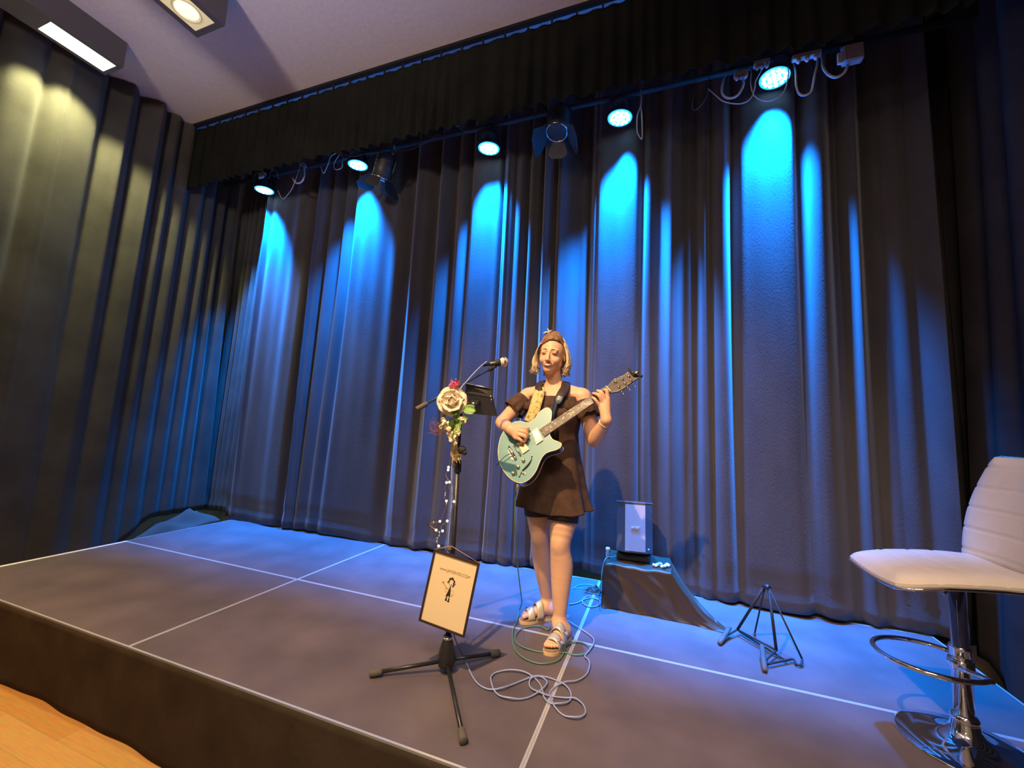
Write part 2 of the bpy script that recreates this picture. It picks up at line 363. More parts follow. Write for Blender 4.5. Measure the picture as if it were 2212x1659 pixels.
# ------------------------------------------------------------------ curtains
def fold_profile(xs, valleys, seed, amp=0.11, base=0.014):
    r = np.random.default_rng(seed); y = np.zeros_like(xs)
    for v in valleys:
        c, wd, a = v; y += a*amp*np.exp(-np.abs((xs-c)/wd)**1.7)
    for f in (4.5, 9, 17, 31): y += base*(4.5/f)**0.7*np.sin(xs*f*(1+0.1*r.random())+r.random()*6)
    return y
def back_curtain(x0, x1, y0, ztop, zbot, valleys, seed, nx, hem=None, drift=0.03):
    xs = np.linspace(x0, x1, nx); zs = np.linspace(zbot, ztop, 60); G = []
    ph = np.random.default_rng(seed).random(4)*6
    for z in zs:
        t = (z-zbot)/(ztop-zbot)
        xw = xs+drift*np.sin(t*2.2+ph[0]+xs*0.9)*(1-t)
        y = y0+0.05*t+fold_profile(xw, valleys, seed)*(0.42+0.7*min(1, t*1.6))+(0.10*np.exp(-((xs-3.75)/.38)**4) +0.06*np.exp(-((xs-3.08)/.12)**2) if y0 == 1.945 else 0)
        fl = 0.022*(1-t)**3*np.sin(xs*3.3+ph[1])+0.008*(1-t)*np.sin(xs*11+ph[2]+2*t)
        row = np.stack([xs, y+fl, np.full_like(xs, z)], -1)
        if t < 0.12:
            row[:, 2] += (0.012+0.010*np.sin(xs*4.1+ph[3])+0.006*np.sin(xs*13))*(1-t/0.12)
            row[:, 1] += 0.008*(abs(t-0.035) < 0.012)
        G.append(row)
    return G
def vx(px): return at(px, 800, 2.0)[0]
def vl(lst): return [(vx(p), wd, a) for (p, wd, a) in lst]
left_v = vl([(528, .045, .8), (545, .02, -.5), (648, .045, 1.0), (662, .015, -.4), (676, .03, .7), (700, .05, .7), (725, .05, .8), (855, .07, 1.1), (880, .03, -.3), (908, .06, 1.1), (930, .03, -.4), (948, .06, 1.0), (985, .045, .9), (1062, .016, .8), (1077, .015, -.2), (1098, .03, 1.3)])
right_v = vl([(1118, .03, 1.0), (1140, .05, .5), (1150, .02, 1.1), (1165, .02, -.4), (1182, .02, .8), (1196, .02, -.2), (1235, .09, 1.2), (1258, .045, 1.1), (1278, .02, .3), (1385, .03, .8), (1425, .07, .9), (1450, .03, -.3), (1480, .06, .9), (1510, .045, 1.1), (1543, .04, 1.0), (1592, .035, 1.1), (1748, .04, 1.15), (1758, .02, .3), (1834, .06, 1.3), (1855, .03, 1.0), (1872, .03, -.3), (1908, .06, 1.2), (1950, .07, .9), (2010, .08, 1.0)])
c = MB().grid(back_curtain(-0.16, 3.16, 1.955, 4.36, 0.004, left_v, 3, 900))
tag(c.build('stage_curtain', 'velvet', solid=0.004), 'left half of the black back curtain, behind the microphone stand, lit by three blue beams', 'curtain', 'back curtain panels')
c = MB().grid(back_curtain(3.10, 6.16, 1.945, 4.36, 0.006, right_v, 8, 900))
tag(c.build('stage_curtain', 'velvet', solid=0.004), 'right half of the black back curtain, behind the singer and the speaker', 'curtain', 'back curtain panels')
c = MB().grid(back_curtain(-0.70, -0.08, 2.09, 4.36, 0.02, [(-0.60, .03, .8), (-0.5, .03, .9), (-0.4, .03, .9), (-0.29, .03, .9), (-0.19, .03, .6)], 12, 220))
tag(c.build('stage_curtain', 'velvet_side', solid=0.004), 'narrow unlit curtain panel in the left rear corner of the stage', 'curtain', 'back curtain panels')

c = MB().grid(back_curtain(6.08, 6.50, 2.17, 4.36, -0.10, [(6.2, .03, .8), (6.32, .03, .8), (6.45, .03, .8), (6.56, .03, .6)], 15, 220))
tag(c.build('stage_curtain', 'velvet_shaded', solid=0.004), 'narrow dark curtain panel in the right rear corner above the cream wall', 'curtain', 'back curtain panels')

def side_curtain(x0, ya, yb, ztop, zbotf, valleys, seed, shear, sgn, ny=620):
    ys = np.linspace(ya, yb, ny); G = []
    for k in range(70):
        t = k/69; row = []
        zb = np.array([zbotf(y) for y in ys]); z = zb+(ztop-zb)*t
        yy = ys-shear*(1-t)*0.9
        x = x0+sgn*fold_profile(ys+shear*(1-t)*1.0, valleys, seed, amp=0.09)*(0.35+0.75*t)
        x = x+sgn*(-0.05*(1-t)**2)+sgn*0.012*(1-t)*np.sin(ys*5+t*3)
        G.append(np.stack([x, ys, z], -1))
    return G
lv = [(y, w_, a) for (y, w_, a) in ((-1.9, .1, 1), (-1.5, .08, 1), (-1.1, .1, 1), (-.72, .08, 1), (-.38, .08, .9), (.02, .05, 1.0), (.30, .05, .9), (.42, .02, -.2), (.72, .055, 1.15), (.86, .03, -.3), (.98, .06, 1.25), (1.12, .025, -.3), (1.22, .05, 1.0), (1.36, .05, 1.0), (1.53, .05, 1.1), (1.68, .04, 1.0), (1.82, .04, 1.0), (1.95, .03, 1.0))]
def lz(y): return -0.39 if y < 1.0 else -0.39+0.43*min(1, (y-1.0)/0.5)
c = MB().grid(side_curtain(-0.60, -3.2, 2.03, CZ-0.01, lz, lv, 21, 0.10, -1))
tag(c.build('side_curtain', 'velvet_side', solid=0.004), 'tall dark curtain along the left wall, lit olive by the ceiling lamp', 'curtain', 'side curtains')
rv = [(y, .06, 1.0) for y in np.arange(-1.2, 2.0, 0.21)]
def rz(y): return -0.37 if y < 1.80 else -0.37+0.26*min(1, (y-1.80)/0.25)
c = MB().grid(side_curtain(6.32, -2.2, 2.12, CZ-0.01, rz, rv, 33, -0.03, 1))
tag(c.build('side_curtain', 'velvet_shaded', solid=0.004), 'dark curtain hanging at the right edge of the stage behind the bar stool', 'curtain', 'side curtains')
# pooled hem on the left rear corner
b = MB(); G = []
for i in range(40):
    s_ = i/39; ycen = 1.05+0.85*s_; row = []
    for j in range(14):
        u = j/13; x = -0.60+(0.22+0.30*s_)*u+0.02*math.sin(9*s_+5*u)
        z = 0.06*(1-u)**1.4*(0.4+0.6*s_)*(1+0.3*math.sin(14*s_+4*u))+0.03*math.sin(PI*u)*(1+0.7*math.sin(23*s_)) + (-0.38*(1-s_)**1.5 if s_ < 1 else 0)
        row.append([x, ycen+0.03*math.sin(7*u+3*s_), max(z, 0.004) if (x > -0.01) else z])
    G.append(row)
tag(b.grid(G).build('curtain_hem', 'velvet_side', solid=0.004), 'crumpled end of curtain pooled on the left rear corner of the stage', 'curtain')

# valance, rail, gliders
VY = 1.45
xs = np.linspace(-0.66, 6.95, 1500); r1 = np.random.default_rng(5)
ph = xs*48+2.2*np.sin(xs*3)+1.5*np.sin(xs*7.3)
G = []
for k in range(24):
    t = k/23
    zb = 3.665+0.006*np.sin(xs*2.1)+0.006*np.sin(xs*5.3+1)+0.006*np.sin(ph*0.5)
    z = zb+(4.362-zb)*t
    y = VY+0.022*np.sin(ph)*(1-0.72*t)+0.007*np.sin(ph*0.37+2)*(1-t)
    G.append(np.stack([xs, y, z], -1))
tag(MB().grid(G).build('valance', 'valance', solid=0.003), 'long pleated black valance hanging across the top of the stage', 'valance')
r = empty('curtain_rail', (3.1, VY, 4.42), 'black rail on the ceiling carrying the pleated valance', 'curtain rail')
MB().box((-0.68, VY-0.02, 4.412), (6.95, VY+0.02, 4.4395)).build('rail', 'black', r)
for i in range(38):
    x = -0.6+0.2*i; MB().box((x-.007, VY-.006, 4.350), (x+.007, VY+.006, 4.4125)).build('glider', 'black', r)
r = empty('lighting_bar', (3.1, LY, 3.93), 'black steel tube behind the valance from which the stage lamps hang', 'lighting bar')
MB().rod((-0.6, LY, 3.93), (6.5, LY, 3.93), 0.024).build('tube', 'blackmat', r)
for x in (0.1, 2.6, 5.4):
    MB().rod((x, LY, 3.95), (x, LY, 4.44), 0.008).build('hanger', 'blackmat', r)
r = empty('curtain_track', (2.8, 2.03, 4.38), 'dark track at the ceiling above the back curtain', 'curtain rail')
MB().box((-0.7, 2.00, 4.36), (6.3, 2.12, 4.4395)).build('rail', 'black', r)

# ------------------------------------------------------------------ ceiling lamps
def S(v, k=1.061): return CAM+(V(v)-CAM)*k
def openbox(b, x0, x1, y0, y1, z0, z1, hx0, hx1, hy0, hy1):   # housing with a rectangular hole in its bottom
    t = 0.012
    b.box((x0, y0, z0), (x0+t, y1, z1)); b.box((x1-t, y0, z0), (x1, y1, z1)); b.box((x0+t, y0, z0), (x1-t, y0+t, z1)); b.box((x0+t, y1-t, z0), (x1-t, y1, z1))
    b.box((x0+t, y0+t, z1-t), (x1-t, y1-t, z1))
    if hx0 > x0+t: b.box((x0+t, y0+t, z0), (hx0, y1-t, z0+t))
    if hx1 < x1-t: b.box((hx1, y0+t, z0), (x1-t, y1-t, z0+t))
    if hy0 > y0+t: b.box((hx0, y0+t, z0), (hx1, hy0, z0+t))
    if hy1 < y1-t: b.box((hx0, hy1, z0), (hx1, y1-t, z0+t))
z0 = 4.195
r = empty('ceiling_lamp', (-0.25, 0.2, z0), 'grey box lamp with a bright white strip, near the left curtain on the ceiling', 'ceiling lamp')
b = MB(); openbox(b, -0.387, -0.114, -0.45, 0.551, z0, 4.4395, -0.347, -0.159, 0.099, 0.519); b.build('housing', 'housing', r)
tag(MB().box((-0.345, 0.101, z0-0.001), (-0.161, 0.517, z0+0.004)).build('diffuser', 'tube', r), 'glowing white diffuser', None)
z0 = 4.121
r = empty('ceiling_lamp', (1.1, 0.1, z0), 'dark box lamp with round warm lenses at the top edge of the photo', 'ceiling lamp')
b = MB(); openbox(b, 0.94, 1.257, -0.45, 0.509, z0, 4.4395, 0.985, 1.205, -0.40, 0.468); b.build('housing', 'housing', r)
tag(MB().box((0.987, -0.398, z0+0.002), (1.203, 0.466, z0+0.010)).build('panel', 'lamppanel', r), 'cream panel round the lenses', None)
for yy in (0.335, 0.12, -0.095, -0.3):
    MB().lathe([(0.0005, 0), (0.07, -0.002), (0.084, 0.003), (0.088, 0.006)], (1.095, yy, z0+0.002), n=32, cap=False).build('lens', 'lampglass', r)
    MB().tube([(1.095+0.09*math.cos(a), yy+0.09*math.sin(a), z0) for a in np.arange(32)*2*PI/32], 0.003, 6, closed=True).build('ring', 'cream', r)

# ------------------------------------------------------------------ blue LED pars
def par_proto():
    r = empty('par_can', (0, 0, 0), 'x', 'stage light')
    MB().lathe([(0.112, -0.0), (0.116, 0.006), (0.116, 0.03), (0.108, 0.05), (0.10, 0.12), (0.06, 0.15), (0.02, 0.152)], n=32).build('housing', 'blackpaint', r)
    l = MB().lathe([(0.0005, -0.0015), (0.098, -0.0015), (0.104, -0.004), (0.112, -0.004), (0.113, 0.001)], n=32, cap=False).build('lens_plate', 'ledbase', r)
    b = MB(); pts = [(0, 0)]+[(0.040*math.cos(a), 0.040*math.sin(a)) for a in np.arange(6)*PI/3]+[(0.078*math.cos(a), 0.078*math.sin(a)) for a in np.arange(12)*PI/6]
    for (x, y) in pts: b.lathe([(0.0175, 0), (0.016, -0.006), (0.009, -0.010), (0.001, -0.011)], (x, y, -0.002), n=10)
    tag(b.build('led_lenses', 'led', l), 'cluster of glowing round lenses', None)
    MB().tube([(-0.128, 0, 0.06), (-0.130, 0, 0.14), (-0.10, 0, 0.185), (0, 0, 0.20), (0.10, 0, 0.185), (0.130, 0, 0.14), (0.128, 0, 0.06)], 0.007, 8, k=5, flat=0.6).build('yoke', 'blackpaint', r)
    b = MB(); b.rod((0, 0, 0.19), (0, 0, 0.235), 0.012); b.box((-0.018, -0.03, 0.22), (0.018, 0.03, 0.235)); b.build('clamp', 'blackpaint', r)
    for s_ in (-1, 1): MB().lathe([(0.016, 0), (0.018, 0.008), (0.012, 0.016)], (s_*0.118, 0, 0.06), (s_, 0, 0), n=10).build('knob', 'blackpaint', r)
    return r
par = par_proto()
plab = ['leftmost blue glowing stage lamp, nearest the left curtain', 'second blue stage lamp from the left, beside a black barn door spotlight',
        'middle blue stage lamp, left above the singer', 'second blue stage lamp from the right, right of the wide barn door spotlight', 'rightmost and largest looking blue stage lamp, with cables looping round it']
tilt = [(0.22, 0.0), (0.12, -.05), (0.2, 0), (0.28, 0.05), (0.30, 0.12)]
for i, (q, p) in enumerate(LAMPS):
    o = par if i == 0 else copy_tree(par)
    a = at(q[0], q[1], LY); o.location = Vector(a); o.rotation_euler = (0.06, tilt[i][1]*0.5, 0.3*i); o.scale = (0.88, 0.88, 0.88)
    tag(o, plab[i], 'stage light', 'blue lamps on the lighting bar')

# barn door spotlights
def barn(loc, rot, lab, sc=1.0):
    r = empty('spotlight', (0, 0, 0), lab, 'stage light', 'black barn door spotlights')
    MB().lathe([(0.085, 0.0), (0.090, 0.004), (0.090, 0.09), (0.082, 0.13), (0.082, 0.20), (0.055, 0.235), (0.02, 0.24)], n=28).build('housing', 'barn', r)
    f = MB(); 
    for k in range(6): f.lathe([(0.0865, 0), (0.094, 0.003), (0.0865, 0.006)], (0, 0, 0.10+0.02*k), n=28, cap=False)
    f.build('cooling_rings', 'barn', r)
    MB().lathe([(0.001, 0), (0.05, -0.004), (0.078, 0.004)], (0, 0, 0.004), n=28, cap=False).build('lens', 'blueglass', r)
    MB().tube([(0.088*math.cos(a), 0.088*math.sin(a), -0.004) for a in np.arange(28)*2*PI/28], 0.007, 6, closed=True).build('front_ring', 'nickel', r)
    for k, (ln, w0, w1) in enumerate(((0.17, 0.15, 0.27), (0.13, 0.11, 0.17), (0.17, 0.15, 0.27), (0.13, 0.11, 0.17))):
        a = k*PI/2; d = V(math.cos(a), math.sin(a), 0); t = V(-math.sin(a), math.cos(a), 0); sp = unit(d*0.55+V(0, 0, -0.83))
        p0 = d*0.088+V(0, 0, -0.01)
        MB().prism([p0-t*w0/2, p0+t*w0/2, p0+t*w1/2+sp*ln*.75, p0+t*w1*.28+sp*ln, p0-t*w1*.28+sp*ln, p0-t*w1/2+sp*ln*.75], np.cross(sp, t)*0.0025).build('barn_door', 'barn', r)
    MB().tube([(-0.105, 0, 0.07), (-0.108, 0, 0.20), (-0.07, 0, 0.27), (0, 0, 0.285), (0.07, 0, 0.27), (0.108, 0, 0.20), (0.105, 0, 0.07)], 0.007, 8, k=5).build('yoke', 'barn', r)
    b = MB(); b.rod((0, 0, 0.28), (0, 0, 0.32), 0.012); b.box((-0.02, -0.03, 0.31), (0.02, 0.03, 0.33)); b.build('clamp', 'barn', r)
    MB().tube([(0.03, 0.02, 0.33), (0.045, 0.03, 0.30), (0.04, 0.03, 0.25), (0.03, 0.03, 0.24), (0.025, 0.02, 0.29)], 0.004, 6, k=4, closed=True).build('safety_link', 'nickel', r)
    r.location = Vector(loc); r.rotation_euler = rot; r.scale = (sc, sc, sc); return r
M['blueglass'] = mat('lens_glass', (0.2, 0.2, 0.24), 0.1, coat=0.5)
a = at(824, 385, 1.76); barn(a, (0.25, 0.35, 0.2), 'black spotlight with barn doors tilted sideways beside the second blue lamp from left')
a = at(1203, 285, 1.74); barn(a, (-0.25, 0.05, 0.1), 'black spotlight with wide open barn doors hanging above the singer')

# hanging cables and boxes round the lamps
def cab(pts, r=0.005, m='cable_dark', lab='', cat='cable', nm='hanging_cable', Y=1.70, g='cables hanging at the lighting bar'):
    P = [at(p[0], p[1], p[2] if len(p) > 2 else Y) for p in pts]
    if len(pts[0]) > 2: P = [V(P[0][0], LY-.01, 3.915)]+P
    if len(pts[-1]) > 2: P = P+[V(P[-1][0], LY-.01, 3.915)]
    return tag(MB().tube(P, r, 8, k=6).build(nm, m), lab, cat, g)
cab([(601, 412), (606, 424), (612, 430), (622, 420), (632, 405), (645, 370), (652, 352, 1.76)], .0035, 'cable_grey', 'thin cable hanging in a sharp V right of the leftmost blue lamp')
cab([(632, 384), (637, 393), (645, 396), (654, 390), (658, 375), (655, 360), (648, 355, 1.76)], .008, 'cable_grey', 'thick round cable loop right of the leftmost blue lamp')
cab([(548, 385, 1.76), (555, 373), (568, 376), (580, 385), (585, 371), (597, 368), (603, 385, 1.76)], .005, 'cable_dark', 'tangled cable on top of the leftmost blue lamp')
cab([(693, 360), (699, 374), (708, 356), (716, 337), (735, 329), (722, 352), (724, 366), (738, 362), (740, 345, 1.76)], .0045, 'cable_grey', 'bent cables left of the second blue lamp')
cab([(735, 329, 1.76), (755, 338), (775, 336), (800, 330), (850, 327), (890, 322), (925, 305), (945, 292, 1.74)], .003, 'cable_dark', 'thin wire sagging along the valance between the second and third blue lamps')
cab([(978, 262, 1.6), (985, 272), (1000, 282), (1020, 284), (1050, 275, 1.76)], .003, 'cable_dark', 'thin wire above the middle blue lamp')
cab([(1384, 195, 1.76), (1386, 215), (1383, 232), (1377, 250), (1376, 280), (1379, 291), (1387, 299), (1387, 260), (1386, 242), (1384, 225, 1.76)], .005, 'cable_grey', 'cable dangling right of the second blue lamp from the right')
cab([(1504, 180, 1.76), (1499, 205), (1495, 228), (1499, 238), (1510, 232), (1525, 212), (1532, 190, 1.76)], .003, 'cable_dark', 'thin wire loop furthest left of the cables round the rightmost blue lamp')
cab([(1567, 158, 1.76), (1562, 175), (1559, 198), (1567, 210), (1580, 212), (1594, 205), (1603, 190), (1606, 176, 1.76)], .008, 'cable_grey', 'thick U shaped cable left of the rightmost blue lamp')
cab([(1623, 155, 1.76), (1621, 180), (1628, 205), (1645, 217), (1668, 217), (1690, 203), (1700, 180), (1703, 150, 1.76)], .0035, 'cable_grey', 'thin cable looping right under the rightmost blue lamp')
cab([(1530, 192), (1545, 205), (1565, 220), (1600, 224), (1622, 212), (1630, 190), (1632, 175), (1645, 150, 1.76)], .004, 'cable_grey', 'long cable sagging low left of the rightmost blue lamp')
cab([(1719, 155, 1.76), (1720, 185), (1726, 202), (1738, 206), (1752, 198), (1757, 180), (1760, 162), (1766, 135), (1762, 124, 1.76)], .007, 'cable_grey', 'cable loop right of the rightmost blue lamp')
cab([(1776, 125, 1.76), (1778, 145), (1788, 160), (1803, 167), (1818, 162), (1828, 150), (1829, 138, 1.76)], .0085, 'cable_grey', 'thick U shaped cable below the white box at the right end')
a = at(1840, 118, 1.74); r = empty('junction_box', a, 'small grey square box at the right end of the lighting bar', 'junction box')
MB().rbox(a+V(-.055, -.03, -.06), a+V(.06, .03, .06), .008).build('case', 'grille', r); MB().rbox(a+V(-.085, -.02, -.06), a+V(-.057, .0, .02), .003).build('plug', 'white', r)
for (px, py, w_, lab) in ((1742, 121, .085, 'pale socket strip with plugs right of the rightmost blue lamp'), (1600, 160, .045, 'small grey bracket box left of the rightmost blue lamp'), (1645, 137, .05, 'pale clamp box just above the rightmost blue lamp'), (567, 377, .04, 'small pale bracket above the leftmost blue lamp'), (995, 262, .04, 'small pale label plate above left of the middle blue lamp')):
    a = at(px, py, 1.72); r = empty('socket_strip' if w_ > .08 else 'bracket', a, lab, 'socket strip' if w_ > .08 else 'bracket')
    MB().rbox(a+V(-w_, -.02, -.018), a+V(w_, .02, .018), .005).build('case', 'cable_grey', r)
    for k in (-1, 0, 1): MB().lathe([(.014, 0), (.015, .02), (.006, .035)], a+V(k*w_*.6, -.01, -.018), (0, 0, -1), n=10).build('plug', 'cable_grey' if w_ < .08 else 'white', r)

# ================================================================== MICROPHONE STAND
SB = V(3.501, 0.457, 0.0)
r = empty('microphone_stand', SB, 'black tripod microphone stand with a long boom, in front of the singer', 'microphone stand')
feet = [V(3.218, 0.286, 0), V(3.672, 0.681, 0), V(3.77, 0.097, 0)]
MB().lathe([(0.022, 0.026), (0.036, 0.030), (0.040, 0.045), (0.041, 0.065), (0.036, 0.10), (0.026, 0.135), (0.020, 0.15), (0.021, 0.158), (0.017, 0.165)], SB, n=28).build('hub', 'blackpaint', r)
MB().lathe([(0.0215, 0.148), (0.0225, 0.150), (0.0225, 0.156), (0.0215, 0.158)], SB, n=24).build('hub_ring', 'nickel', r)
for f in feet:
    d = unit(f-SB); a = SB+d*0.022+V(0, 0, 0.050); e = f-d*0.0+V(0, 0, 0.0165)
    lg = MB().rod(a, e, 0.0088, 14).build('leg', 'blackpaint', r)
    dd = unit(e-a); MB().lathe([(0.011, 0), (0.0145, 0.004), (0.0165, 0.03), (0.0165, 0.052), (0.010, 0.056)], e-dd*0.045, dd, n=16).build('rubber_foot', 'rubber', lg)
PT = at(981, 842, 0.457)
MB().rod(SB+V(0, 0, 0.02), (SB[0], SB[1], 0.965), 0.0115, 16).build('lower_pole', 'blackpaint', r)
MB().rod((SB[0], SB[1], 0.93), V(SB[0], SB[1], PT[2]-.02), 0.0078, 14).build('upper_pole', 'blackpaint', r)
cl = MB().lathe([(0.013, 0), (0.0175, 0.005), (0.0175, 0.045), (0.014, 0.06), (0.011, 0.075)], (SB[0], SB[1], 0.915), n=20).build('height_clutch', 'blackmat', r)
MB().lathe([(0.006, 0), (0.014, 0.004), (0.014, 0.014), (0.008, 0.018)], (SB[0]-.006, SB[1]-.014, 0.957), (-0.2, -1, 0), n=14).build('knob', 'rubber', cl)
B0 = at(900, 884, 0.36); B1 = at(1060, 797, 0.66); BM = B0+(B1-B0)*0.5
PP = B0+(B1-B0)*np.clip(np.dot(V(SB[0], SB[1], PT[2])-B0, B1-B0)/np.dot(B1-B0, B1-B0), 0, 1)
bo = MB().rod(B0+(B1-B0)*.02, B1, 0.0062, 14).build('boom', 'bluetube', r) if 'bluetube' in M else None
if bo is None:
    M['bluetube'] = mat('boom_paint', (0.03, 0.05, 0.10), 0.3); bo = MB().rod(B0+(B1-B0)*.02, B1, 0.0062, 14).build('boom', 'bluetube', r)
bd = unit(B1-B0); MB().lathe([(0.004, -.002), (0.0115, 0.0), (0.0125, 0.004), (0.0125, 0.058), (0.009, 0.062)], B0, bd, n=18).build('grip', 'rubber', bo)
b = MB(); b.rbox(PP+V(-.014, -.016, -.028), PP+V(.014, .016, .022), .004); b.rod(V(SB[0], SB[1], PT[2]-.06), PP, 0.012); b.build('boom_clamp', 'blackmat', r)
MB().lathe([(0.005, 0), (0.017, 0.003), (0.017, 0.014), (0.009, 0.018)], PP+V(0, -.016, 0), (0, -1, 0), n=14).build('knob', 'blackmat', r)

# microphone
m0 = at(1060, 786, 0.66); m1 = at(1089, 782, 0.70); md = unit(m1-m0)
r = empty('microphone', m0, 'microphone with a pale round grille on the end of the boom', 'microphone')
L = np.linalg.norm(m1-m0)
MB().lathe([(0.008, -.01), (0.0115, 0), (0.013, 0.02), (0.0165, L*.62), (0.018, L*.72)], m0, md, n=20).build('body', 'micbody', r) if 'micbody' in M else MB().lathe([(0.008, -.01), (0.0115, 0), (0.013, 0.02), (0.0165, L*.62), (0.018, L*.72)], m0, md, n=20).build('body', 'cabinet', r)
g = MB().lathe([(0.018, L*.70), (0.024, L*.80), (0.0262, L*.92), (0.0268, L*1.0), (0.0262, L*1.08), (0.020, L*1.22), (0.010, L*1.30), (0.001, L*1.32)], m0, md, n=28).build('grille', 'micgrille' if 'micgrille' in M else 'nickel', r)
MB().lathe([(0.0265, L*.93), (0.0283, L*.95), (0.0283, L*1.03), (0.0265, L*1.05)], m0, md, n=28, cap=False).build('ring', 'gold', r)
MB().lathe([(0.006, -.045), (0.0095, -.04), (0.0095, -.008)], m0, md, n=16).build('plug', 'blackmat', r)
r2 = empty('microphone_clip', B1, 'small black clip joining the microphone to the boom tip', 'microphone clip')
b = MB(); b.rod(B1-bd*.01, B1+bd*.008, 0.012); mm = m0+md*L*.42-V(0, 0, .016); b.rod(B1, mm, 0.008); b.build('joint', 'blackmat', r2)
MB().lathe([(0.0165, 0), (0.0185, 0.002), (0.0185, 0.03), (0.0165, 0.032)], m0+md*L*.3, md, n=18, cap=False).build('sleeve', 'blackmat', r2)

# music / tablet holder
o0 = at(1040, 868, 0.50); n_ = unit(V(-0.25, -0.9, -0.55))
r = empty('tablet_holder', o0, 'black folding tablet holder clamped to the stand behind the ivory rose', 'tablet holder')
c4 = [onp(q[0], q[1], o0, n_) for q in ((1005, 848), (1063, 858), (1072, 899), (1012, 893))]
MB().prism(c4, -n_*0.008).build('back_panel', 'cabinet', r)
top = [c4[0]+n_*.001, c4[1]+n_*.001, at(1060, 840, 0.475), at(1006, 829, 0.475)]
MB().prism(top, V(0, .005, .003)).build('top_flap', 'blackmat', r)
MB().rod(top[3]+V(0, -.003, .002), top[2]+V(0, -.003, .002), 0.003, mi=0).build('front_edge', 'nickel', r)
k0 = onp(1030, 868, o0, n_)+n_*.012
b = MB(); b.rbox(k0-V(.024, .012, .012), k0+V(.024, .012, .012), .004); b.rod(k0, V(SB[0], SB[1], k0[2]-.01), .008); b.build('clamp', 'blackpaint', r)
MB().lathe([(0.005, 0), (0.013, .003), (0.013, .012), (.006, .014)], k0+n_*.012, n_, n=14).build('knob', 'nickel', r)
for q in ((1062, 855), (1063, 862)): MB().ell(onp(q[0], q[1], o0, n_)+n_*.006, .005, n=8).build('hinge', 'nickel', r)

# bouquet
bc = at(976, 866, 0.385)
r = empty('flower_bouquet', bc, 'bunch of artificial flowers with one big ivory rose tied to the microphone stand', 'flower bouquet')
def petal(c, d, up, ln, wd, cup, curl, seed):
    d = unit(V(d)); up = unit(V(up)-d*np.dot(up, d)); sd = np.cross(d, up); rr = np.random.default_rng(seed); G = []
    for i in range(9):
        u = i/8; row = []
        for j in range(9):
            v = j/4-1; w = wd*math.sin(PI*min(1, 0.12+0.80*u))**0.6
            p = V(c)+d*(ln*u*(1-0.10*v*v*u))+sd*(w*v)+up*(cup*(v*v)*w+curl*u*u*ln+0.004*math.sin(5*v+rr.random())*u)
            row.append(p)
        G.append(row)
    return G
rb = MB(); n0 = unit(CAM-bc+V(-.2, 0, .2)); e1 = unit(np.cross(n0, V(0, 0, 1))); e2 = np.cross(n0, e1)
for ring, (cnt, rad, op) in enumerate(((3, .020, .15), (5, .038, .45), (6, .056, .95), (7, .066, 1.40))):
    for k in range(cnt):
        a = 2*PI*k/cnt+ring*.5+RNG.random()*.3; d = (math.cos(a)*e1+math.sin(a)*e2); dir_ = unit(d*math.sin(op)+n0*math.cos(op))
        rb.grid(petal(bc-n0*.02+d*0.006, dir_, -d*math.cos(op)+n0*math.sin(op), rad*(.92 if ring else 1.3)+.008, rad*.70+.010, (.45, .35, .22, .12)[ring], (.10, .15, .02, -.18)[ring], k+ring*10))
rb.ell(bc-n0*.005, .014)
rb.build('rose_bloom', 'rose', r, solid=0.0012)
b = MB()
for k in range(16):
    c_ = at(986+RNG.normal()*5, 832+RNG.normal()*6, 0.40); d = V(RNG.normal(), RNG.normal()*.5-.4, RNG.normal()+.6); b.grid(petal(c_, d, V(0, -1, .2), .020, .006, .3, .3, k))
b.build('pink_blossom', 'pink', r, solid=0.001)
b = MB()
for (px, py, ln, wd, d) in ((1003, 883, .062, .026, (1, -.1, -.15)), (985, 890, .05, .018, (.3, -.2, -1)), (978, 905, .05, .016, (-.2, -.2, -1)), (990, 900, .045, .018, (.5, 0, -1)), (968, 893, .04, .014, (-.7, 0, -.4)), (990, 915, .045, .016, (.3, -.4, -.8)), (982, 880, .05, .02, (.4, -.5, -.6)), (975, 912, .04, .013, (-.4, -.3, -.8)), (1000, 905, .035, .014, (.8, -.3, .1)), (986, 925, .035, .014, (.1, -.4, -.9))):
    b.grid(petal(at(px, py, 0.41), d, V(-.1, -1, .5), ln, wd, .25, -.1, int(px)))
b.build('leaves', 'leaf', r, solid=0.001)
b = MB(); k = 0
for (px, py, n) in ((962, 910, 7), (970, 925, 7), (963, 925, 5), (1001, 905, 5), (978, 938, 5), (990, 933, 4), (972, 944, 4), (982, 955, 3)):
    c_ = at(px, py, 0.385)
    for j in range(n):
        d = V(RNG.normal(), -.6+RNG.normal()*.5, RNG.normal()); b.grid(petal(c_+V(RNG.normal(), RNG.normal(), RNG.normal())*.006, d, V(0, -1, 0), .020, .010, .4, .2, j))
b.build('small_blossoms', 'cream', r, solid=0.001)
b = MB()
for j in range(26):
    t = RNG.random(); p0 = at(974+14*t, 905, .42); p1 = at(981+RNG.normal()*3, 958, .425); p2 = at(984+RNG.normal()*7+6*t, 978+8*RNG.random(), .42)
    p3 = at(980+14*t+RNG.normal()*4, 992+RNG.normal()*5, .41); b.tube([p0, p1, p2, p3], .0016, 5, k=4)
b.build('stems', 'stem', r)
b = MB()
for j in range(16):
    p0 = at(960+RNG.random()*8, 918+RNG.random()*12, .40); a = RNG.random()*2-1; p1 = at(945+RNG.normal()*5, 925+a*16, .38); p2 = at(940+RNG.normal()*6-RNG.random()*10, 918+a*10+RNG.normal()*10, .37); b.tube([p0, p1, p2], .0009, 4, k=5)
b.build('rust_twigs', 'twig', r)
